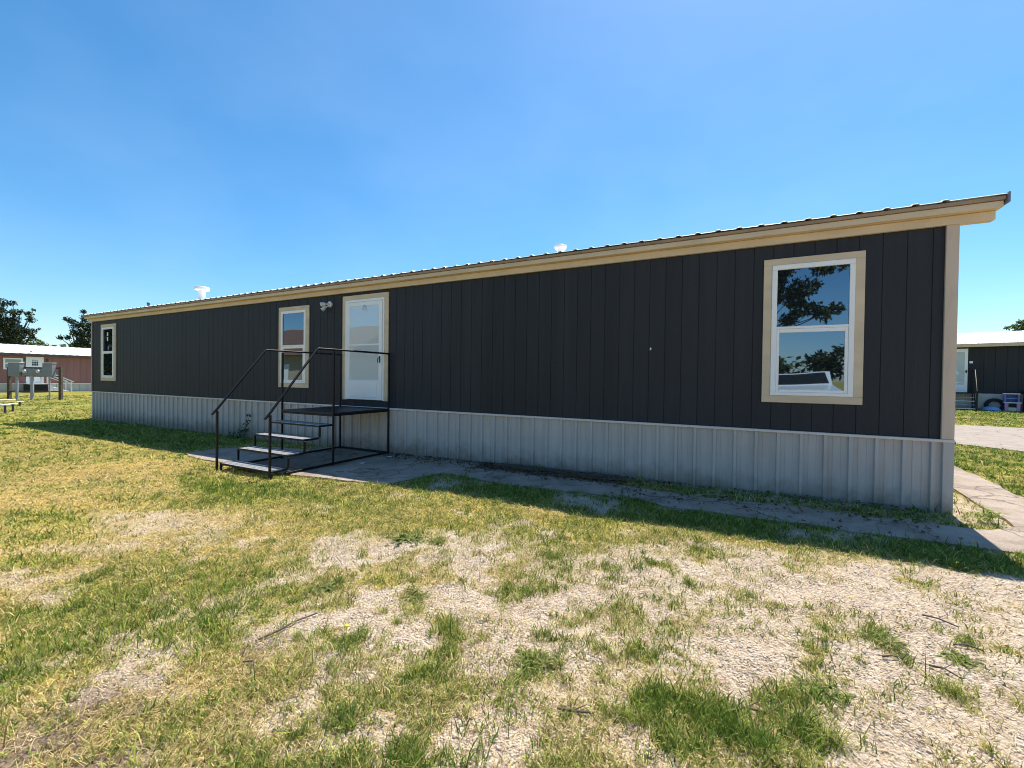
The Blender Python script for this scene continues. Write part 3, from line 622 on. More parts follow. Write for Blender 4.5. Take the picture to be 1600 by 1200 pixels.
def window(x0, x1, z0, z1, fx0, fx1, fz0, fz1, mid, up_gl, lo_gl):
    t = .022
    tr = MB(); ft = lambda *a: tr.box(*a, .003)
    ft(x0, x1, -t, 0, fz1, z1); ft(x0, x1, -t, 0, z0, fz0); ft(x0, fx0, -t, 0, fz0+.0005, fz1-.0005); ft(fx1, x1, -t, 0, fz0+.0005, fz1-.0005)
    tro = tr.build('window', M['tan'], house)
    f = MB(); a = .032
    f.box(fx0+.001, fx1-.001, -a, -.001, up_gl[3], fz1-.001, .004); f.box(fx0+.001, fx1-.001, -a, -.001, fz0+.001, lo_gl[2]-.03, .004)
    f.box(fx0+.001, up_gl[0], -a, -.001, lo_gl[2]-.03, up_gl[3]-.0005, .004); f.box(up_gl[1], fx1-.001, -a, -.001, lo_gl[2]-.03, up_gl[3]-.0005, .004)
    f.box(up_gl[0]+.0005, up_gl[1]-.0005, -a+.002, -.001, mid+.012, up_gl[2], .003)
    f.build('frame', M['vinyl'], tro)
    s = MB(); b = .026
    s.box(up_gl[0]+.001, lo_gl[0], -b, -.001, lo_gl[2]-.029, mid+.011, .003); s.box(lo_gl[1], up_gl[1]-.001, -b, -.001, lo_gl[2]-.029, mid+.011, .003)
    s.box(lo_gl[0]+.0005, lo_gl[1]-.0005, -b, -.001, lo_gl[3], mid+.011, .003); s.box(lo_gl[0]+.0005, lo_gl[1]-.0005, -b, -.001, lo_gl[2]-.029, lo_gl[2], .003)
    s.build('sash', M['vinyl'], tro)
    g1 = MB().box(up_gl[0]-.004, up_gl[1]+.004, -.011, -.004, up_gl[2]-.004, up_gl[3]+.004).build('pane', M['glass'], tro)
    g2 = MB().box(lo_gl[0]-.004, lo_gl[1]+.004, -.016, -.0085, lo_gl[2]-.004, lo_gl[3]+.004).build('pane', M['glass'], tro)
    return tro
window(.365, 1.329, 1.096, 2.802, .45, 1.243, 1.18, 2.725, 1.955, (.506,1.192,1.995,2.668), (.535,1.16,1.25,1.922))
window(-8.772, -7.791, 1.087, 2.817, -8.69, -7.882, 1.18, 2.73, 1.955, (-8.632,-7.94,1.995,2.672), (-8.60,-7.975,1.25,1.922))
wl = window(-17.455, -16.455, 1.11, 2.85, -17.36, -16.575, 1.205, 2.755, 1.98, (-17.302,-16.633,2.02,2.695), (-17.27,-16.665,1.275,1.947))
MB().box(-17.05, -16.97, -.0135, -.0113, 2.49, 2.60).box(-17.05, -16.97, -.0135, -.0113, 2.33, 2.46).build('sticker', M['paper'], wl)
# door
dx0, dx1 = -6.80, -5.606
d = MB()
d.box(dx0, dx1, -.022, 0, 2.822, 2.912, .003); d.box(dx0, -6.715, -.022, 0, .885, 2.8215, .003); d.box(-5.70, dx1, -.022, 0, .885, 2.8215, .003)
door = d.build('door', M['tan'], house)
d = MB(); d.box(-6.714, -5.701, -.03, -.001, 2.775, 2.821, .003); d.box(-6.714, -6.665, -.03, -.001, .89, 2.7745, .003); d.box(-5.735, -5.701, -.03, -.001, .89, 2.7745, .003)
d.build('frame', M['vinyl'], door)
d = MB(); a = .045
d.box(-6.66, -5.74, -a, -.012, 2.69, 2.77, .005); d.box(-6.66, -6.575, -a, -.012, .90, 2.6895, .005); d.box(-5.82, -5.74, -a, -.012, .90, 2.6895, .005)
d.box(-6.5745, -5.8205, -a, -.012, .90, 1.275, .005); d.box(-6.54, -5.855, -a-.006, -a-.0005, .95, 1.22, .004)
d.box(-6.5745, -5.8205, -a, -.012, 1.93, 1.965, .005)
d.build('storm_door', M['doorwhite'], door)
MB().box(-6.575, -5.82, -.035, -.028, 1.2755, 2.69).build('pane', M['stormglass'], door)
MB().box(-5.797, -5.77, -.052, -a-.0005, 1.60, 1.73, .004).tube([(-5.783,-.05,1.69),(-5.783,-.085,1.69),(-5.786,-.092,1.67),(-5.786,-.092,1.60)], .009, 8).build('handle', M['black'], door)
MB().tube([(-6.19,-.047,2.70),(-6.19,-.075,2.66),(-6.19,-.075,2.60)], .012, 6).build('door_closer', M['galv'], door)
# twin flood lamp
lx, lz = -7.17, 2.785
lamp = MB().tube([(lx,0,lz),(lx,-.03,lz)], .062, 18).build('wall_light', M['galv'], house)
MB().tube([(lx,-.03,lz),(lx-.02,-.06,lz),(lx-.05,-.075,lz)], .013, 8).tube([(lx-.045,-.07,lz),(lx-.09,-.095,lz),(lx-.135,-.12,lz-.01)], [.026,.038,.044], 12).build('lamp_shade', M['galv'], lamp)
MB().tube([(lx,-.03,lz-.02),(lx-.02,-.06,lz-.05),(lx-.05,-.075,lz-.055)], .013, 8).tube([(lx-.05,-.07,lz-.045),(lx-.075,-.095,lz-.085),(lx-.10,-.12,lz-.125)], [.026,.038,.044], 12).build('lamp_shade', M['galv'], lamp)
# pale chip in the siding paint
MB().add([(-.948,-.0015,1.748),(-.930,-.0015,1.745),(-.926,-.0015,1.77),(-.938,-.0015,1.785),(-.946,-.0015,1.775),(-.948,-.004,1.748),(-.930,-.004,1.745),(-.926,-.004,1.77),(-.938,-.004,1.785),(-.946,-.004,1.775)],
         [(5,6,7,8,9),(0,1,6,5),(1,2,7,6),(2,3,8,7),(3,4,9,8),(4,0,5,9)]).build('paint_chip', M['paper'], house)

# ------------------------------------------------------------------ black steel entry steps
SL, SR = -6.78, -5.582
GZ = -.095
steps = thing('entry_steps', 'black steel steps with landing and pipe handrails at the front door', 'steps', (-6.18, -1.2, GZ))
MB().box(SL-.015, SR+.015, -1.285, -.03, .725, .757, .004).build('landing', M['deck'], steps)
fr = MB(); fr.box(SL-.018, SR+.018, -1.29, -1.255, .70, .724, .003).box(SL-.018, SR+.018, -.06, -.03, .70, .724, .003).box(SL-.018, SL+.014, -1.254, -.061, .70, .724, .003).box(SR-.014, SR+.018, -1.254, -.061, .70, .724, .003)
fr.build('landing_frame', M['black'], steps)
TY = [-2.29, -2.03, -1.77, -1.51]; TZ = [.012, .20, .392, .575]
for y, z in zip(TY, TZ):
    t = MB()
    for k in range(5): t.box(SL+.02, SR-.02, y+.012+k*.05, y+.012+k*.05+.043, z-.008, z, .002)
    tr = t.build('tread', M['tread'], steps)
    e = MB(); e.box(SL, SR, y, y+.0105, z-.027, z+.001, .002).box(SL, SR, y+.257, y+.266, z-.027, z+.001, .002).box(SL, SL+.0185, y+.011, y+.2565, z-.027, z+.001, .002).box(SR-.0185, SR, y+.011, y+.2565, z-.027, z+.001, .002)
    e.build('tread_frame', M['black'], tr)
for X0 in (SL, SR):
    for i in range(1, 4): MB().box(X0-.011, X0+.011, TY[i]-.001, TY[i]+.027, TZ[i-1]+.002, TZ[i]-.028, .002).build('riser_bracket', M['black'], steps)
    MB().box(X0-.014, X0+.014, -2.28, -2.253, GZ-.02, TZ[0]-.028, .002).build('riser_bracket', M['black'], steps)
    MB().box(X0-.016, X0+.016, -2.06, -.06, GZ+.028, GZ+.058, .003).build('base_bar', M['black'], steps)
    sx = -1 if X0 == SL else 1
    xo = X0+sx*.031
    for y, zt in ((-2.31, .80), (-1.27, 1.735), (-.05, 1.75)):
        MB().box(xo-.0145, xo+.0145, y-.0145, y+.0145, GZ-.03, zt, .003).build('post', M['black'], steps)
    zs = 1.745
    MB().tube([(xo, -2.385, .742), (xo, -2.31, .825), (xo, -1.575, zs), (xo, -1.555, zs+.012), (xo, -1.27, zs+.014), (xo, -.035, 1.765)], .0165, 8).build('handrail', M['black'], steps)
MB().box(SL-.016, SR+.016, -.07, -.038, GZ+.028, GZ+.058, .003).build('base_bar', M['black'], steps)
# ------------------------------------------------------------------ leaves, trees
def leaf_cloud(name, clumps, dens, size, cols, mat_, parent, seed, flat=.6):
    """leaf-sized quads spread through the clumps' volumes (world coordinates)"""
    rg = np.random.default_rng(seed); P = []; Cc = []
    for (x, y, z, r) in clumps:
        n = max(14, int(dens*(r**2)))
        u = rg.normal(size=(n, 3)); u /= np.linalg.norm(u, axis=1)[:, None]
        rr = r*np.clip(rg.random(n)**.45 + rg.normal(size=n)*.12, 0, 1.35)
        P.append(np.array([x, y, z])+u*rr[:, None]*np.array([1, 1, .9]))
        k = rg.random(n)[:, None]; tone = rg.choice([0, 0, 1, 2], n)
        base = np.array(cols)[tone]; Cc.append(base*(.7+.6*k))
    P = np.concatenate(P); Cc = np.concatenate(Cc); n = len(P)
    a = rg.normal(size=(n, 3)); a /= np.linalg.norm(a, axis=1)[:, None]
    b = np.cross(a, rg.normal(size=(n, 3))); b /= np.linalg.norm(b, axis=1)[:, None]
    s = size*(.6+.8*rg.random(n))[:, None]
    V = np.stack([P-a*s*.5, P+b*s*.28-a*s*.05, P+a*s*.6, P-b*s*.28-a*s*.05], 1).reshape(-1, 3)
    if parent is not None: V = V-np.array(parent.location)
    o = np_mesh(name, V, np.arange(4*n), np.arange(n)*4, None, mat_, np.repeat(Cc, 4, 0))
    if parent is not None: o.parent = parent
    return o
def tree(label, clumps, size, cols, dens, seed, group=None, tr=.22, name='tree'):
    cx = np.mean([c[0] for c in clumps]); cy = np.mean([c[1] for c in clumps]); gz = float(gbase(cx))
    t = thing(name, label, 'tree', (float(cx), float(cy), gz), group)
    zt = np.mean([c[2] for c in clumps])
    b = MB(); h = (zt-gz)
    b.tube([(cx, cy, gz-.1), (cx+.05, cy, gz+h*.3), (cx-.04*h, cy+.03*h, gz+h*.65), (cx, cy, gz+h)], [tr, tr*.8, tr*.6, tr*.35], 8)
    for (x, y, z, r) in clumps:
        s0 = .35+.3*random.random()
        b.tube([(cx-.02*h, cy, gz+h*s0), (cx*.5+x*.5, cy*.5+y*.5, (gz+h*s0)*.45+z*.55), (x, y, z)], [tr*.4, tr*.25, tr*.08], 5)
    b.build('trunk', M['bark'], t)
    leaf_cloud('crown', clumps, dens, size, cols, M['leaf'], t, seed)
    return t
OAK = [(.022,.036,.018), (.05,.075,.028), (.11,.14,.055)]
def puff(L_): return [(x, y, z, r*1.22) for x, y, z, r in L_]
LIGHT = [(.10,.15,.035), (.15,.21,.05), (.20,.27,.08)]
T1 = [(-68.3,9.4,8.7,.39),(-68.1,10.1,8.7,.27),(-68.3,9.2,7.8,.52),(-68.1,10.2,7.7,.4),(-68.0,10.6,7.9,.23),(-68.3,9.2,6.8,.61),(-68.1,10.1,6.9,.45),(-68.1,10.2,5.9,.72),(-67.9,11.2,7.7,.3),(-67.8,11.5,8.2,.17),(-67.8,11.3,7.1,.34),(-68.2,9.6,4.8,.62),(-68.0,10.5,5.0,.73),(-67.9,11.2,5.7,.42),(-67.8,11.6,5.9,.2),(-67.7,11.9,6.1,.14),(-67.8,11.4,5.1,.33),(-68.5,8.4,7.4,.67),(-68.6,8.2,5.4,.84),(-68.7,7.4,6.3,.73),(-68.9,9.5,6.2,.9),(-68.8,9.8,4.0,.9),(-68.8,8.6,4.0,.9),(-69,10.6,3.7,.7)]
T2 = [(-71.5,16.7,9.0,.28),(-71.5,16.8,8.2,.42),(-71.9,15.3,7.9,.28),(-71.8,15.7,7.7,.34),(-71.7,16.1,7.2,.46),(-71.4,16.9,7.3,.57),(-72.1,14.8,5.6,.28),(-71.9,15.4,5.7,.32),(-71.7,16.0,6.3,.44),(-71.5,16.7,6.0,.79),(-71.2,17.5,6.8,.69),(-71.1,17.9,8.1,.52),(-71.3,17.3,4.6,.9),(-71.4,16.4,4.8,.7)]
tree('tall dark oak rising behind the white roof of the red mobile home', puff(T1), .19, OAK, 950, 1)
tree('ragged dark oak partly hidden by the far end of the grey mobile home', puff(T2), .19, OAK, 950, 2)
tree('small round light green tree between the two dark oaks', [(-89.0,17.5,5.6,.55),(-88.8,18.1,5.3,.4),(-89.1,16.8,5.4,.4),(-89,17.4,4.7,.8)], .2, LIGHT, 900, 3)
tree('low light green tree in front of the foot of the ragged oak', [(-82.6,18.1,5.0,.37),(-82.3,19.1,5.2,.57),(-82.0,20.0,5.3,.58),(-82.8,17.3,5.0,.3),(-82.4,18.6,4.3,.8),(-82.2,19.7,4.3,.8)], .2, LIGHT, 900, 4)
tree('bright green tree top above the roof of the right hand mobile home', [(24.0,51.2,6.9,.31),(24.5,51.0,7.1,.45),(23.6,51.4,6.8,.2),(25.2,50.7,7.0,.66),(24.3,51.1,7.3,.23),(24.9,51.0,6.2,.8),(26,50.6,6.6,.9),(26,50.6,5.5,1.0),(24.4,51.1,6.5,.6)], .17, LIGHT, 1100, 5)
# trees on the far side of the yard, seen in the window glass
rg = np.random.default_rng(33)
big = [(rg.uniform(-3.4, 3.7), -20+rg.normal()*1.2, rg.uniform(5.2, 9.0), .6+.4*rg.random()) for _ in range(46)]
big += [(3.9,-20,4.9,.42), (4.3,-20,4.7,.4), (4.8,-20,4.95,.36), (3.3,-20,5.0,.5), (2.8,-20.2,4.6,.4), (4.2,-20,7.1,.5), (4.9,-20,7.3,.5), (3.9,-20,6.3,.35)]
big += [(rg.uniform(-4, 1.0), -20+rg.normal(), rg.uniform(4.4, 6.5), .7) for _ in range(14)]
tree('big dark shade tree mirrored in the upper pane of the near window', big, .22, OAK, 800, 6, tr=.14)
far = []
for i in range(16):
    x = -4+i*2.1; far += [(x+rg.normal()*.6, -37+rg.normal(), 2.0+rg.random()*1.2, 1.5), (x+rg.normal()*.6, -37+rg.normal(), 2.7+1.3*rg.random(), .8)]
hd = leaf_cloud('woodland', far, 190, .42, OAK, M['leaf'], None, 8); tag(hd, 'dark band of far woodland mirrored low in the near window', 'woodland', kind='stuff')
tree('dark tree mirrored in the small far window', [(-47+rg.normal()*2, -11+rg.normal()*1.6, 5.0+rg.normal()*1.9, 1.0+.5*rg.random()) for _ in range(26)], .4, OAK, 200, 9)

# ------------------------------------------------------------------ the red mobile home, far left
gl = -.2
redh = thing('mobile_home', 'dull red mobile home with bright white roof and pale skirting', 'mobile home', (-51.0, 5.0, gl))
Y0, Y1 = -6.5, 15.5; WX = -48.6
poly = [(WX, Y0)]
y = Y0+.3
while y < Y1-.1:
    poly += [(WX, y-.02), (WX-.015, y), (WX, y+.02)]; y += .4064
poly += [(WX, Y1), (WX-4.6, Y1), (WX-4.6, Y0)]
MB().prism(poly, 'z', .44, 2.9).build('siding', M['red'], redh)
poly = [(WX+.01, Y0)]
y = Y0+.2
while y < Y1-.1:
    poly += [(WX+.01, y-.05), (WX+.04, y-.03), (WX+.04, y+.03), (WX+.01, y+.05)]; y += .4572
poly += [(WX+.01, Y1), (WX-4.61, Y1), (WX-4.61, Y0)]
rsk = MB().prism(poly, 'z', gl-.2, .44).build('skirting', M['paleskirt'], redh)
MB().box(WX-.01, WX+.06, Y0, Y1, .441, .485).build('skirting_cap', M['vinyl'], rsk)
def sheet_roof(y0, y1, prof, pitch=.2286):
    ys = []; yy = y0
    while yy < y1-.06:
        ys += [(yy, 0), (yy+.15, 0), (yy+.165, 1), (yy+.2, 1)]; yy += pitch*2
    vs = [(x, q, z+h*.02) for (x, z) in prof for (q, h) in ys]; n = len(ys)
    return MB().add(vs, [(j*n+i, j*n+i+1, (j+1)*n+i+1, (j+1)*n+i) for j in range(len(prof)-1) for i in range(n-1)])
rr = sheet_roof(Y0-.3, Y1+.3, [(WX+.38, 2.80), (WX-2.3, 3.56), (WX-4.95, 2.80)]).build('roof', M['roof'], redh)
sd = rr.modifiers.new('sheet', 'SOLIDIFY'); sd.thickness = .02; sd.offset = -1
MB().box(WX+.27, WX+.33, Y0-.25, Y1+.25, 2.62, 2.775).box(WX+.001, WX+.269, Y0-.25, Y1+.25, 2.60, 2.64).build('fascia_board', M['redtrim'], redh)
MB().box(WX-.2, WX-.1, 6.4, 6.5, 2.8, 3.0).build('roof_vent', M['darkmetal'], rr)
f = MB()
yA, yB, zA, zB = 4.99, 6.0, 1.55, 2.42
f.box(WX, WX+.04, yA, yB, zB-.09, zB).box(WX, WX+.04, yA, yB, zA, zA+.09).box(WX, WX+.04, yA, yA+.1, zA+.0905, zB-.0905).box(WX, WX+.04, yB-.1, yB, zA+.0905, zB-.0905).box(WX, WX+.04, yA+.1005, yB-.1005, 1.96, 2.05)
rw = f.build('window', M['vinyl'], redh)
MB().box(WX, WX+.015, yA+.09, yB-.09, zA+.08, zB-.08).build('pane', M['glass'], rw)
rd = MB().box(WX, WX+.05, 6.14, 7.1, .50, 2.57, .01).build('door', M['doorwhite'], redh)
p = MB()
for i in range(3):
    for k in range(3): p.box(WX+.0505, WX+.056, 6.46+i*.12, 6.555+i*.12, 1.88+k*.16, 2.0+k*.16)
p.build('pane', M['glass'], rd)
MB().box(WX, WX+.09, 7.24, 7.36, 2.2, 2.44, .02).build('wall_light', M['darkmetal'], redh)
MB().box(WX, WX+.09, 5.98+.05, 6.1, 2.2, 2.44, .02).build('wall_light', M['darkmetal'], redh)
# its steps
ps = thing('entry_steps', 'white wooden steps and deck over a dark block in front of the red mobile home', 'steps', (-47.9, 7.2, gl))
MB().box(WX+.07, WX+1.25, 6.0, 7.0, gl-.03, .43).build('landing', M['black'], ps)  # black skirt and the deck's shadow put into one solid block
MB().box(WX+.05, WX+1.27, 5.98, 7.02, .4305, .47).build('deck', M['wood_white'], ps)
for k in range(4):
    MB().box(WX+.1, WX+1.25, 7.021+k*.3, 7.32+k*.3, gl+.46-k*.13, gl+.5-k*.13).box(WX+1.2, WX+1.249, 7.03+k*.3, 7.31+k*.3, gl-.05, gl+.459-k*.13).build('step', M['wood_white'], ps)
for xx in (WX+.1, WX+1.22):
    MB().box(xx-.04, xx+.04, 6.95, 7.03, .471, 1.42).build('post', M['wood_white'], ps); MB().box(xx-.04, xx+.04, 8.3, 8.38, gl-.05, .62).build('post', M['wood_white'], ps)
    MB().bar((xx, 6.93, 1.45), (xx, 8.48, .62), .07).build('handrail', M['wood_white'], ps)
    MB().bar((xx, 7.05, 1.16), (xx, 8.29, .50), .05).build('handrail', M['wood_white'], ps)
MB().box(WX+1.2, WX+1.245, 6.03, 6.12, .471, 1.05).box(WX+1.2, WX+1.245, 6.6, 6.69, .471, 1.05).box(WX+1.19, WX+1.255, 6.0, 6.94, 1.0505, 1.11).build('railing', M['wood_white'], ps)

# ------------------------------------------------------------------ electric meter rack on the lawn
A = Vector((-36.11, 2.41)); B = Vector((-33.6, 3.75)); dr = (B-A).normalized(); nr = Vector((-dr.y, dr.x))*-1
rack = thing('meter_rack', 'rack of grey electric meter boxes on dark posts standing on the lawn', 'meter rack', ((A.x+B.x)/2, (A.y+B.y)/2, gl))
def rbox(t0, t1, d0, d1, z0, z1):
    P_ = [A+dr*t0+nr*d0, A+dr*t1+nr*d0, A+dr*t1+nr*d1, A+dr*t0+nr*d1]
    return MB().prism([(p.x, p.y) for p in P_], 'z', z0, z1)
rbox(-.07, .07, -.06, .06, gl-.1, 1.62).build('post', M['bark'], rack)
rbox(2.78, 2.92, -.06, .06, gl-.1, 1.66).build('post', M['bark'], rack)
for z0, z1 in ((1.55, 1.64), (1.10, 1.16), (.24, .30)): rbox(.071, 2.779, -.03, .03, z0, z1).build('rail', M['bark'], rack)
for t0, t1 in ((.19, .83), (2.08, 2.61)):
    mb = rbox(t0, t1, .031, .24, 1.11, 1.87).build('meter_box', M['greybox'], rack)
    rbox(t0-.015, t1+.03, .02, .26, 1.872, 1.895).build('lid', M['vinyl'], mb)
pn = rbox(.88, 2.04, .031, .16, 1.15, 1.545).build('meter_panel', M['greybox'], rack)
for t in (1.06, 1.80):
    p = A+dr*t
    MB().tube([(p.x+nr.x*.161, p.y+nr.y*.161, 1.40), (p.x+nr.x*.25, p.y+nr.y*.25, 1.40)], [.10, .085], 16).build('meter', M['galv'], pn)
for t, r in ((.52, .06), (1.36, .075), (2.32, .035)):
    p = A+dr*t+nr*.09; MB().tube([(p.x, p.y, gl-.1), (p.x, p.y, 1.149)], r, 10).build('conduit', M['greypipe'], rack)

# ------------------------------------------------------------------ low service risers on the lawn
for (x, y, h, lab) in ((-23.16, -.69, .37, 'short dark riser post with wide white cap nearest the camera on the far lawn'), (-24.06, -.29, .35, 'slim dark riser post with small white cap, middle of the three on the lawn'), (-28.37, .93, .23, 'lowest white capped riser post, set just in front of the meter rack')):
    t = thing('riser_post', lab, 'riser post', (x, y, gl), 'service riser posts on the far lawn')
    MB().tube([(x, y, gl-.05), (x, y, gl+h-.03)], .032, 8).build('post', M['darkmetal'], t)
    MB().box(x-.11, x+.11, y-.11, y+.11, gl+h-.0295, gl+h+.012, .01).build('cap', M['vinyl'], t)
    if h > .36:
        MB().tube([(x-.35, y-.05, gl+h-.03), (x-.12, y, gl+h-.06)], .05, 8).build('valve', M['vinyl'], t)
        MB().lathe(x, y, [(.14, gl-.02), (.14, gl+.05), (0, gl+.055)]).build('base', M['vinyl'], t)
pr = thing('pipe_rail', 'long thin white pipe lying low across the lawn before the meter rack', 'pipe', (-33.5, 1.0, gl))
MB().tube([(-34.4,-1.2,-.10), (-33.6,.4,-.10), (-33.15,1.95,-.10)], .04, 8).build('pipe', M['vinyl'], pr)
for (x, y) in ((-33.95,-.3), (-33.35,1.2)): MB().box(x-.04, x+.04, y-.05, y+.05, gl-.05, -.141).build('support', M['darkmetal'], pr)

# ------------------------------------------------------------------ the dark mobile home, far right
A2 = Vector((11.4, 26.3)); B2 = Vector((13.7, 25.6)); d2 = (B2-A2).normalized(); n2 = Vector((d2.y, -d2.x))      # n2 points to the camera
hr = thing('mobile_home', 'dark grey mobile home with a white roof and white door across the road', 'mobile home', (14.0, 27.5, 0))
def hbox(t0, t1, a0, a1, z0, z1, m=None):
    P_ = [A2+d2*t0+n2*a0, A2+d2*t1+n2*a0, A2+d2*t1+n2*a1, A2+d2*t0+n2*a1]
    return (m or MB()).prism([(p.x, p.y) for p in P_], 'z', z0, z1)
def hprof(pts, t0, t1):
    """profile of (a,z) pairs swept along the house"""
    b = MB(); vs = []
    for t in (t0, t1): vs += [((A2+d2*t+n2*a).x, (A2+d2*t+n2*a).y, z) for a, z in pts]
    n = len(pts)
    return b.add(vs, [(i, i+1, n+i+1, n+i) for i in range(n-1)])
T0, TE = -9, 9
b = MB(); pts = [A2+d2*T0]
t = T0+.2
while t < TE-.1:
    pts += [A2+d2*(t-.008), A2+d2*t-n2*.01, A2+d2*(t+.008)]; t += .4064
pts += [A2+d2*TE, A2+d2*TE-n2*4.6, A2+d2*T0-n2*4.6]
b.prism([(p.x, p.y) for p in pts], 'z', .88, 3.45).build('siding', M['siding'], hr)
pts = [A2+d2*T0+n2*.01]; t = T0+.2
while t < TE-.1:
    pts += [A2+d2*(t-.03)+n2*.01, A2+d2*(t-.018)+n2*.03, A2+d2*(t+.018)+n2*.03, A2+d2*(t+.03)+n2*.01]; t += .4572
pts += [A2+d2*TE+n2*.01, A2+d2*TE-n2*4.59, A2+d2*T0-n2*4.59]
MB().prism([(p.x, p.y) for p in pts], 'z', -.2, .879).build('skirting', M['skirt'], hr)
rr = hprof([(.34, 3.58), (.30, 3.60), (-2.3, 4.38), (-4.95, 3.58)], T0-.3, TE+.3)
# ribs
for k in range(40):
    t = T0+.1+k*.4572
    P0 = A2+d2*t+n2*.3; P1 = A2+d2*t-n2*2.3
    rr.bar((P0.x, P0.y, 3.605), (P1.x, P1.y, 4.385), .03)
rr = rr.build('roof', M['roof'], hr); sd = rr.modifiers.new('sheet', 'SOLIDIFY'); sd.thickness = .02; sd.offset = -1
hbox(T0-.25, TE+.25, .2, .3, 3.40, 3.56).build('fascia_board', M['tan'], hr)
dd = hbox(-.62, .36, .001, .05, .93, 3.33).build('door', M['doorwhite'], hr)
hbox(-.5, .24, .0505, .058, 1.35, 3.15).build('pane', M['stormglass'], dd)
hbox(.28, .33, .0505, .10, 2.0, 2.14).build('handle', M['black'], dd)
hbox(.42, .55, .001, .04, 2.52, 2.64).build('junction_box', M['vinyl'], hr)
s2 = thing('entry_steps', 'black steel steps below the white door of the right hand mobile home', 'steps', (11.6, 25.3, 0))
hbox(-1.0, .55, .06, 1.0, .86, .90).build('landing', M['deck'], s2)
for k in range(4): hbox(-1.0, .555, 1.0+k*.26, 1.24+k*.26, .66-k*.19, .69-k*.19).build('tread', M['galv'] if k % 2 else M['tread'], s2)
for t, a, zt in ((.56, .1, 2.15), (.58, 1.0, 2.15), (.60, 2.0, .95)): hbox(t-.03, t+.03, a-.03, a+.03, -.05, zt).build('post', M['black'], s2)
def hpt(t, a, z): p = A2+d2*t+n2*a; return (p.x, p.y, z)
MB().tube([hpt(.56,.06,2.17), hpt(.58,1.0,2.17), hpt(.60,2.1,1.0)], .03, 6).build('handrail', M['black'], s2)
MB().bar(hpt(.58,1.0,.66), hpt(.60,2.0,.05), .05).build('stringer', M['black'], s2)
# children's things against its skirting
k = thing('toy_kitchen', 'pink and purple plastic toy kitchen standing against the pale skirting', 'toy kitchen', hpt(1.93, .35, 0))
b = hbox(1.66, 1.72, .1, .5, .47, .88); b = hbox(2.12, 2.18, .1, .5, .47, .88, b); b = hbox(1.721, 2.119, .1, .14, .47, .88, b)
kb = b.build('shelf_unit', M['purple'], k)
hbox(1.62, 2.2, .08, .52, .8805, .93).build('top_shelf', M['wood_white'], kb); hbox(1.721, 2.119, .145, .45, .64, .67).build('shelf', M['blueplastic'], kb)
hbox(1.64, 2.24, .08, .62, .42, .4695).build('worktop', M['wood_white'], k)
b = hbox(1.68, 1.80, .1, .58, .02, .4195); b = hbox(2.08, 2.2, .1, .58, .02, .4195, b); b = hbox(1.801, 2.079, .1, .13, .02, .4195, b)
b.build('cabinet', M['pink'], k); hbox(1.802, 2.078, .5, .56, .02, .2).build('door', M['cream'], k); hbox(1.802, 2.078, .35, .5, .21, .40).build('dark_opening', M['black'], k)  # black block fills the dark opening of the cabinet
p = A2+d2*1.22+n2*.5
po = thing('paddling_pool', 'pale blue plastic paddling pool lying upside down beside the toy kitchen', 'paddling pool', (p.x, p.y, 0))
MB().lathe(p.x, p.y, [(.34, .0), (.345, .03), (.31, .10), (.24, .17), (.12, .215), (0, .225)], 24).build('shell', M['blueplastic'], po)
MB().lathe(p.x, p.y, [(.34, .0), (.37, .0), (.37, .03), (.347, .032)], 24).build('rim', M['purple'], po)
p = A2+d2*1.36+n2*.22
ty = thing('tyre', 'black tyre leaning on the skirting behind the blue paddling pool', 'tyre', (p.x, p.y, 0))
ring = [hpt(1.36+.3*math.cos(a), .12+.04*math.sin(a), .29+.29*math.sin(a)-.02) for a in np.linspace(0, 2*math.pi, 25)]
MB().tube(ring, .085, 10, cap=False).build('tread', M['rubber'], ty)
bn = thing('bin', 'tall black bin at the right edge beside the toy kitchen', 'bin', hpt(2.55, .4, 0))
hbox(2.34, 2.80, .12, .62, .02, 1.02).build('body', M['black'], bn); hbox(2.31, 2.83, .09, .66, 1.0205, 1.08).build('lid', M['deck'], bn)

# ------------------------------------------------------------------ what the window glass mirrors
cr = thing('pickup_truck', 'white pickup parked on the gravel, mirrored in the near window', 'pickup', (2.3, -12.4, 0))
side = [(-10.35,.45),(-10.28,.85),(-10.42,1.34),(-11.75,1.50),(-12.35,2.02),(-13.6,2.06),(-13.9,1.38),(-15.4,1.36),(-15.5,.5)]
MB().prism(side, 'x', 1.42, 3.18).build('body', M['carpaint'], cr)
MB().add([(1.52,-11.80,1.552),(3.08,-11.80,1.552),(3.0,-12.29,1.975),(1.6,-12.29,1.975),(1.52,-11.785,1.567),(3.08,-11.785,1.567),(3.0,-12.275,1.99),(1.6,-12.275,1.99)], [(0,1,2,3),(4,5,6,7),(0,1,5,4),(1,2,6,5),(2,3,7,6),(3,0,4,7)]).build('windscreen', M['autoglass'], cr)
for xx in (1.405, 3.182):
    MB().prism([(-12.0,1.5),(-12.5,1.95),(-13.5,1.97),(-13.7,1.5)], 'x', xx, xx+.013).build('side_window', M['autoglass'], cr)
for xx in (1.5, 2.78): MB().box(xx, xx+.32, -10.37, -10.27, .98, 1.2, .03).build('headlight', M['galv'], cr)
MB().box(1.85, 2.75, -10.36, -10.275, .8, 1.25, .02).build('grille', M['black'], cr)
for xx in (1.40, 3.02):
    for yy in (-11.2, -14.5):
        wh = MB().tube([(xx, yy, .39), (xx+.2, yy, .39)], .39, 22).build('wheel', M['rubber'], cr)
        MB().tube([(xx-.01, yy, .39), (xx+.21, yy, .39)], .23, 16).build('rim', M['galv'], wh)
cr.scale = (1, 1, .82)
hb = thing('house', 'tan house with a brown roof mirrored in the window by the steps', 'house', (-30, -17.5, 0))
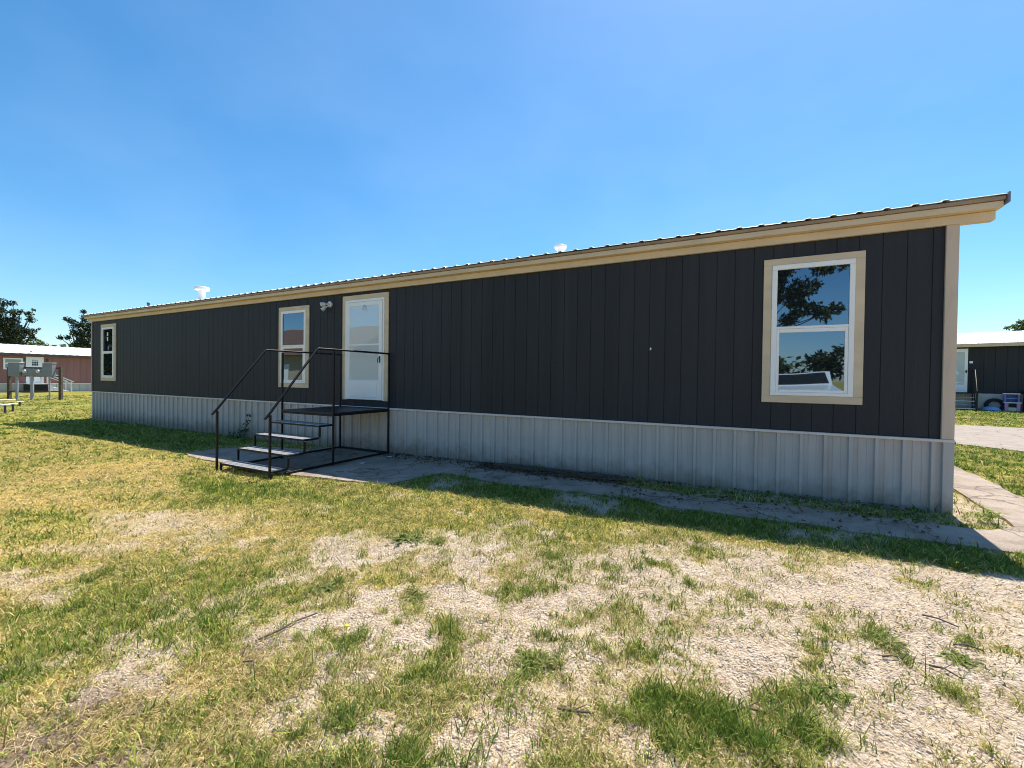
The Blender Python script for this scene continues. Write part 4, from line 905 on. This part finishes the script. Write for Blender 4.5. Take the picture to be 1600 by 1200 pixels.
MB().box(-38, -23, -22, -15, -.3, 3.0).build('wall', M['tanwall'], hb)
MB().prism([(-22.6,2.95),(-14.4,2.95),(-18.5,5.3)], 'x', -38.5, -22.5).build('roof', M['brownroof'], hb)
for xx in (-36, -33.2, -28.2, -25.5):
    wn = MB().box(xx, xx+1.2, -15, -14.94, 1.0, 2.4).build('window', M['vinyl'], hb); MB().box(xx+.1, xx+1.1, -14.9395, -14.93, 1.1, 2.3).build('pane', M['glass'], wn)
MB().box(-30.6, -29.6, -15, -14.94, .1, 2.25).build('door', M['doorwhite'], hb)
# ------------------------------------------------------------------ grass, straw, pebbles
CX, CY = 0.0, -5.94
AX = math.atan2(.891, -.455)
def scatter(n, r0, r1, half=rad(60), pw=0.0):
    """points round the photographer, thinning out with distance"""
    u = RNG.random(n); r = r0*(r1/r0)**u if pw == 0 else (r0**pw+u*(r1**pw-r0**pw))**(1/pw)
    a = AX+(RNG.random(n)*2-1)*half
    return CX+r*np.cos(a), CY+r*np.sin(a), r
STRAW = np.array([.70,.56,.29]); DRYG = np.array([.50,.44,.15]); YG = np.array([.36,.42,.07]); GRN = np.array([.10,.19,.026]); BRN = np.array([.22,.14,.07])
def blade_colour(t, n):
    k = np.clip(t+RNG.normal(size=n)*.30, 0, 1)[:, None]
    c = np.where(k < .33, STRAW+(DRYG-STRAW)*(k/.33), np.where(k < .62, DRYG+(YG-DRYG)*((k-.33)/.29), YG+(GRN-YG)*((k-.62)/.38)))
    br = (RNG.random(n) < .07*(1-t))[:, None]
    c = np.where(br, BRN, c)
    return c*(.55+.85*RNG.random(n))[:, None]
def make_blades(x, y, r, t, hscale, name, label):
    n = len(x)
    z = ground_z(x, y)-.004
    h = (.018+.034*RNG.random(n))*(.62+.75*t)*hscale*(.55+.9*fbm(x, y, 5, 141))
    h *= np.where(RNG.random(n) < .05, 1.3+1.1*RNG.random(n), 1)
    wd = np.maximum(.0022, .00062*r)*(.8+.6*RNG.random(n))
    az = RNG.random(n)*2*math.pi; lean = np.clip(.30+.75*RNG.random(n)+.35*(1-t), 0, 1.25)
    dx = np.cos(az); dy = np.sin(az); fx = RNG.random(n)*math.pi
    px = np.cos(fx)*wd; py = np.sin(fx)*wd
    m1 = .5*h; s1 = np.sin(lean*.55)*m1; c1 = np.cos(lean*.55)*m1
    s2 = s1+np.sin(lean*1.3)*m1*1.1; c2 = np.maximum(c1+np.cos(lean*1.3)*m1*1.1, .3*h)
    V = np.empty((n, 5, 3))
    V[:, 0] = np.stack([x-px, y-py, z], 1); V[:, 1] = np.stack([x+px, y+py, z], 1)
    V[:, 2] = np.stack([x+dx*s1+px*.8, y+dy*s1+py*.8, z+c1], 1); V[:, 3] = np.stack([x+dx*s1-px*.8, y+dy*s1-py*.8, z+c1], 1)
    V[:, 4] = np.stack([x+dx*s2, y+dy*s2, z+c2], 1)
    b = np.arange(n)[:, None]*5
    loops = (b+np.array([[0,1,2,3,3,2,4]])).ravel()
    st = (np.arange(n)[:, None]*7+np.array([[0, 4]])).ravel()
    c = np.repeat(blade_colour(t, n), 5, 0)
    o = np_mesh(name, V.reshape(-1, 3), loops, st, None, M['grass'], c)
    return tag(o, label, 'grass', kind='stuff')
def tufts(nt_, r0, r1, per, spread):
    x, y, r = scatter(nt_, r0, r1)
    c, t = surf(x, y)
    dens = np.clip(c*1.15+(fbm(x, y, 6, 81)-.5)*.9*(c > .03)*(c < .97)-.08*(c < .5), 0, 1)*(c > .02)
    k = RNG.random(len(x)) < dens**1.25
    x, y, r, t, c = x[k], y[k], r[k], t[k], c[k]
    m = RNG.integers(max(2, per-3), per+4, len(x))
    X_ = np.repeat(x, m); Y_ = np.repeat(y, m); R_ = np.repeat(r, m); T_ = np.repeat(np.clip(t+RNG.normal(size=len(x))*.20, 0, 1), m)
    s = spread*(1+.12*R_)
    return X_+RNG.normal(size=len(X_))*s, Y_+RNG.normal(size=len(X_))*s, R_, T_
x, y, r, t = tufts(N_TUFT, 1.15, 42, 7, .012)
make_blades(x, y, r, t, 1.0, 'grass', 'short patchy grass, part green and part straw, over the yard')
print('blades', len(x))
n = 3400
x, y, r = scatter(n, 1.2, 16); c, t = surf(x, y)
k = (RNG.random(n) < np.clip(.10+.55*c, 0, .6)*(t > .22)*(c > .08)); x, y, r, t = x[k], y[k], r[k], t[k]
m = RNG.integers(14, 44, len(x)); X_ = np.repeat(x, m); Y_ = np.repeat(y, m); R_ = np.repeat(r, m); T_ = np.repeat(np.clip(t+.18+RNG.normal(size=len(x))*.15, 0, 1), m)
s = np.repeat(.010+.022*RNG.random(len(x)), m)*(1+.06*R_)
make_blades(X_+RNG.normal(size=len(X_))*s, Y_+RNG.normal(size=len(X_))*s, R_, T_, 1.1, 'grass', 'taller green clumps standing out of the short grass')
# lush lawn beyond the walk on the right and the tall weeds' edge
n = 26000
x = RNG.uniform(2.5, 16, n); y = RNG.uniform(-1, 26, n); c, t = surf(x, y); k = (RNG.random(n) < c) & (np.hypot(x-CX, y-CY) < 40)
x, y, t = x[k], y[k], t[k]
make_blades(x, y, np.hypot(x-CX, y-CY)*1.5, t, 1.25, 'grass', 'lush green lawn between the walk and the road')
# dead stalks lying flat
x, y, r = scatter(N_STRAW, 1.15, 11); c, t = surf(x, y)
k = RNG.random(len(x)) < np.clip(.25+c*(1.2-t), 0, 1)*(c > .015)
x, y, r, t = x[k], y[k], r[k], t[k]; n = len(x)
ln = .012+.03*RNG.random(n); wd = np.maximum(.0011, .0005*r); az = RNG.random(n)*2*math.pi; z = ground_z(x, y)+.003+.012*RNG.random(n)
dx, dy = np.cos(az), np.sin(az); tz = (RNG.random(n)-.4)*.022
V = np.stack([np.stack([x-dx*ln-dy*wd, y-dy*ln+dx*wd, z-tz], 1), np.stack([x-dx*ln+dy*wd, y-dy*ln-dx*wd, z-tz], 1), np.stack([x+dx*ln+dy*wd*.5, y+dy*ln-dx*wd*.5, z+tz], 1), np.stack([x+dx*ln-dy*wd*.5, y+dy*ln+dx*wd*.5, z+tz], 1)], 1).reshape(-1, 3)
sc = np.where((RNG.random(n) < .2)[:, None], BRN, STRAW*1.05)*(.6+.6*RNG.random(n))[:, None]
tag(np_mesh('dry_straw', V, np.arange(4*n), np.arange(n)*4, None, M['grass'], np.repeat(sc, 4, 0)), 'dead pale straw lying flat between the grass tufts', 'straw', kind='stuff')
# pebbles
x, y, r = scatter(N_PEB, 1.15, 9.5); c, t = surf(x, y)
k = (RNG.random(len(x)) < np.clip(1.1-1.35*c, 0.02, 1)*(1-.9*earth(x, y))) & ~inpoly(x, y, CONC) & (y < -.03)
x, y, r = x[k], y[k], r[k]; n = len(x)
s = (.0018+.0045*RNG.random(n)**2.4)*(1+.06*r); z = ground_z(x, y)+s*.25
B0 = np.array([(1,0,0),(0,1,0),(-1,0,0),(0,-1,0),(0,0,.75),(0,0,-.6)], float)
rot = RNG.random(n)*6.283; cr_, sr_ = np.cos(rot), np.sin(rot)
J = B0[None]*(1+.5*(RNG.random((n, 6, 1))-.5)); J[:, :, 0] *= (.8+.7*RNG.random(n))[:, None]; J[:, :4, 2] += RNG.normal(size=(n, 4))*.25
Xr = J[:, :, 0]*cr_[:, None]-J[:, :, 1]*sr_[:, None]; Yr = J[:, :, 0]*sr_[:, None]+J[:, :, 1]*cr_[:, None]
V = np.stack([x[:, None]+Xr*s[:, None], y[:, None]+Yr*s[:, None], z[:, None]+J[:, :, 2]*s[:, None]], 2).reshape(-1, 3)
FT = np.array([0,1,4, 1,2,4, 2,3,4, 3,0,4, 1,0,5, 2,1,5, 3,2,5, 0,3,5])
loops = (np.arange(n)[:, None]*6+FT[None]).ravel()
pc = np.array([(.59,.48,.37),(.67,.56,.45),(.48,.37,.27),(.36,.27,.20),(.73,.64,.53)])[RNG.choice(5, n, p=[.36,.22,.22,.08,.12])]*(.8+.35*RNG.random(n))[:, None]
tag(np_mesh('gravel', V, loops, np.arange(8*n)*3, None, M['pebble'], np.repeat(pc, 6, 0)), 'loose pale gravel scattered over the bare ground', 'gravel', kind='stuff')
print('pebbles', n)

# ------------------------------------------------------------------ weeds: one prototype of each kind, then copies
def weed_mesh(name, kind, seed):
    rg = np.random.default_rng(seed); V = []; Fc = []; Cl = []
    nl = {'rosette': 90, 'broad': 95, 'tuft': 130, 'upright': 70}[kind]
    for i in range(nl):
        az = 2*math.pi*i/nl*2.39996+rg.normal()*.25 if kind != 'tuft' else rg.random()*6.283
        L_ = {'rosette': .85, 'broad': .5, 'tuft': .95, 'upright': .75}[kind]*(.25+.8*rg.random())
        wd = {'rosette': .05, 'broad': .085, 'tuft': .02, 'upright': .065}[kind]*(.8+.4*rg.random())
        el0 = {'rosette': .55, 'broad': .5, 'tuft': 1.05, 'upright': .9}[kind]*(.5+.8*rg.random()); bend = {'rosette': .9, 'broad': .85, 'tuft': 1.1, 'upright': .9}[kind]
        base = (rg.normal()*(.26 if kind == 'broad' else .2), rg.normal()*(.26 if kind == 'broad' else .2), 0)
        if kind == 'upright':
            base = (rg.normal()*.18, rg.normal()*.18, rg.random()*.55); L_ *= .7
        elif kind == 'tuft': base = (rg.normal()*.16, rg.normal()*.16, 0)
        px, py, pz = base; el = el0; S = 5; o = len(V); tone = .55+1.0*rg.random()
        g = {'rosette': (.12,.155,.022), 'broad': (.15,.185,.045), 'tuft': (.20,.24,.03), 'upright': (.20,.27,.04)}[kind]
        if rg.random() < .12: g = (.30,.25,.10)
        for k in range(S+1):
            f = k/S; w_ = wd*(math.sin(math.pi*min(1, .12+.88*f))**.7 if kind != 'tuft' else (1-f)**.6)*.5
            if k == S: w_ = .002
            jag = 1+.35*((k % 2)*2-1)*(kind == 'rosette')*(0 < k < S)
            V += [(px-math.sin(az)*w_*jag, py+math.cos(az)*w_*jag, pz+w_*.35), (px, py, pz), (px+math.sin(az)*w_*jag, py-math.cos(az)*w_*jag, pz+w_*.35)]
            Cl += [tuple(q*tone for q in g), tuple(q*tone*1.25 for q in g), tuple(q*tone for q in g)]
            px += math.cos(az)*math.cos(el)*L_/S; py += math.sin(az)*math.cos(el)*L_/S; pz += math.sin(el)*L_/S; el -= bend/S*1.3
            pz = max(pz, .015)
        for k in range(S):
            a = o+k*3; Fc += [(a, a+1, a+4, a+3), (a+1, a+2, a+5, a+4)]
    me = bpy.data.meshes.new(name); me.from_pydata(V, [], Fc); me.update()
    at = me.color_attributes.new('Col', 'FLOAT_COLOR', 'POINT')
    for i, c in enumerate(Cl): at.data[i].color = (*c, 1)
    me.polygons.foreach_set('use_smooth', [True]*len(Fc)); me.materials.append(M['weed'])
    return me
WM = {k: weed_mesh('weed', k, 40+i) for i, k in enumerate(('rosette', 'broad', 'tuft', 'upright'))}
first = {}
for kind, x, y, rr_, lab in WEEDS:
    if kind not in first:
        o = bpy.data.objects.new('weed', WM[kind]); first[kind] = o
    else: o = first[kind].copy()
    COL.objects.link(o)
    o.location = (x, y, float(ground_z(x, y))+.002); s = rr_*1.05
    o.scale = (s, s, s*(1.0 if kind != 'tuft' else 1.1)); o.rotation_euler = (0, 0, random.random()*6.28)
    tag(o, lab, 'weed', 'weeds in the gravel and grass')
fl = MB(); fx, fy = -1.77, -4.36; fz = float(ground_z(fx, fy))
fl.tube([(fx, fy, fz), (fx, fy, fz+.05)], .002, 5).lathe(fx, fy, [(.0,fz+.048),(.012,fz+.053),(.013,fz+.058),(0,fz+.06)], 10)
tag(fl.build('flower', mat('yellow_petal', (.75,.6,.03), .6), None), 'tiny yellow flower beside the low weed on the gravel', 'flower')
# climbing sprig in front of the skirting behind the steps
sg = thing('climbing_weed', 'tall thin weed climbing the skirting left of the steps', 'weed', (-9.75, -.10, float(gbase(-9.75))))
b = MB(); zz = float(gbase(-9.75)); path = [(-9.9,-.12,zz), (-9.86,-.12,zz+.16), (-9.77,-.10,zz+.3), (-9.74,-.08,zz+.45), (-9.68,-.07,zz+.6)]
b.tube(path, [.006,.005,.004,.003,.002], 5); b.build('stem', M['twig'], sg)
leaf_cloud('leaves', [(-9.95,-.14,zz+.06,.16), (-9.86,-.12,zz+.2,.11), (-9.76,-.10,zz+.36,.09), (-9.72,-.08,zz+.52,.06), (-10.15,-.13,zz+.04,.14)], 2600, .05, [(.05,.08,.03),(.07,.11,.04),(.09,.13,.05)], M['weed'], sg, 77)

# twigs
def twig(pts, r, lab, name='twig', fork=True):
    b = MB(); P_ = []
    for i, (x, y) in enumerate(pts): P_.append((x, y, float(ground_z(x, y))+.012+.008*(i % 2)))
    b.tube(P_, [r*(1-.5*i/len(P_)) for i in range(len(P_))], 6)
    if fork and len(P_) > 2:
        m_ = P_[1]; b.tube([m_, (m_[0]+.05, m_[1]+.04, m_[2]+.015)], [r*.5, r*.2], 5)
    return tag(b.build(name, M['twig'], None), lab, 'twig', 'fallen twigs')
twig([(-2.16,-4.60),(-2.12,-4.50),(-2.12,-4.40),(-2.07,-4.30)], .006, 'long straight twig lying in the grass left of the central gravel')
twig([(-.60,-4.32),(-.54,-4.31),(-.46,-4.27)], .006, 'short thick twig left of the lush dark patch at the bottom')
twig([(.88,-3.24),(.93,-3.25),(.98,-3.28)], .005, 'dark slanting twig above the tufted weed on the right gravel')
twig([(.70,-3.27),(.745,-3.25),(.79,-3.24)], .005, 'small level twig just below the bushy weed on the right gravel')
twig([(1.06,-2.97),(1.11,-2.965),(1.17,-2.97)], .005, 'thin twig lying above the silvery weed near the right edge')
twig([(1.02,-2.71),(1.08,-2.73),(1.15,-2.77)], .005, 'twig furthest up the right gravel, nearest the shadow')
twig([(-2.03,-4.74),(-1.97,-4.73),(-1.93,-4.76),(-1.89,-4.79)], .005, 'curled dark twig on bare earth at the lower left of centre', fork=False)
twig([(.01,-4.00),(.09,-3.94),(.17,-3.92),(.24,-3.84)], .006, 'pale forked twig at the right of the lush dark patch')
twig([(-4.95,-1.20),(-4.72,-1.32),(-4.55,-1.12),(-4.25,-1.16)], .011, 'crooked branch on the shaded concrete right of the steps')
twig([(-4.75,-1.42),(-4.6,-1.36),(-4.42,-1.36),(-4.2,-1.2)], .009, 'thin bent branch on the concrete below the crooked one')
twig([(-1.62,-.92),(-1.45,-.8),(-1.3,-.82),(-1.1,-.7)], .009, 'forked branch on the shaded concrete right of the brush pile')
twig([(-3.75,-.55),(-3.55,-.72),(-3.3,-.70),(-3.15,-.80)], .009, 'dark branch on the concrete where the green strip begins')
# brush pile along the skirting
b = MB()
for i in range(150):
    x = RNG.uniform(-3.3, -1.35); y = -.2+RNG.normal()*.06-.10*((x+3.3)/1.95); L_ = .10+.30*RNG.random(); a = RNG.normal()*.5; z0 = float(gbase(x))+.02+.05*RNG.random()
    b.tube([(x, y, z0), (x+L_*.5*math.cos(a), y+L_*.5*math.sin(a)*.4, z0+.01+.03*RNG.random()), (x+L_*math.cos(a), y+L_*math.sin(a)*.4, z0+.005)], [.005, .0045, .002], 4)
tag(b.build('brush_pile', M['twig'], None), 'low pile of dead twigs and leaves along the foot of the skirting', 'brush pile', kind='stuff')
lf = []
n = 3600
x = np.where(RNG.random(n) < .6, RNG.uniform(-3.5, -1.2, n), RNG.uniform(-5.5, 1.8, n)); y = np.where(x < -1.2, -.18+RNG.normal(size=n)*.16, -.45+RNG.normal(size=n)*.4); y = np.minimum(y, -.05)
z = gbase(x)+.02+.025*RNG.random(n)
a = RNG.random(n)*6.283; s = .012+.018*RNG.random(n); tl = RNG.normal(size=n)*.010
V = np.stack([np.stack([x-np.cos(a)*s, y-np.sin(a)*s, z], 1), np.stack([x+np.sin(a)*s*.5, y-np.cos(a)*s*.5, z+tl], 1), np.stack([x+np.cos(a)*s, y+np.sin(a)*s, z+.004], 1), np.stack([x-np.sin(a)*s*.5, y+np.cos(a)*s*.5, z-tl*.5+.006], 1)], 1).reshape(-1, 3)
lc = np.array([(.16,.10,.06),(.22,.15,.09),(.10,.07,.045)])[RNG.choice(3, n)]*(.7+.6*RNG.random(n))[:, None]
tag(np_mesh('leaf_litter', V, np.arange(4*n), np.arange(n)*4, None, M['weed'], np.repeat(lc, 4, 0)), 'dead brown leaves littering the concrete by the skirting', 'leaf litter', kind='stuff')
z0 = float(gbase(-5.2))+.016
def scrap(x, y, w_, lab):
    b = MB().add([(x-w_, y-.02, z0), (x+w_, y-.03, z0+.004), (x+w_*.9, y+.02, z0+.015), (x, y+.035, z0+.006), (x-w_*.9, y+.02, z0+.002),
                  (x-w_, y-.02, z0+.003), (x+w_, y-.03, z0+.007), (x+w_*.9, y+.02, z0+.018), (x, y+.035, z0+.009), (x-w_*.9, y+.02, z0+.005)],
                 [(4,3,2,1,0),(5,6,7,8,9),(0,1,6,5),(1,2,7,6),(2,3,8,7),(3,4,9,8),(4,0,5,9)])
    tag(b.build('paper_scrap', M['paper'], None), lab, 'paper scrap', 'scraps of litter')
scrap(-5.28, -.30, .07, 'white paper scrap on the concrete right of the steps, close to the skirting')
scrap(-5.25, -.95, .04, 'smaller white scrap on the concrete, further out from the skirting')
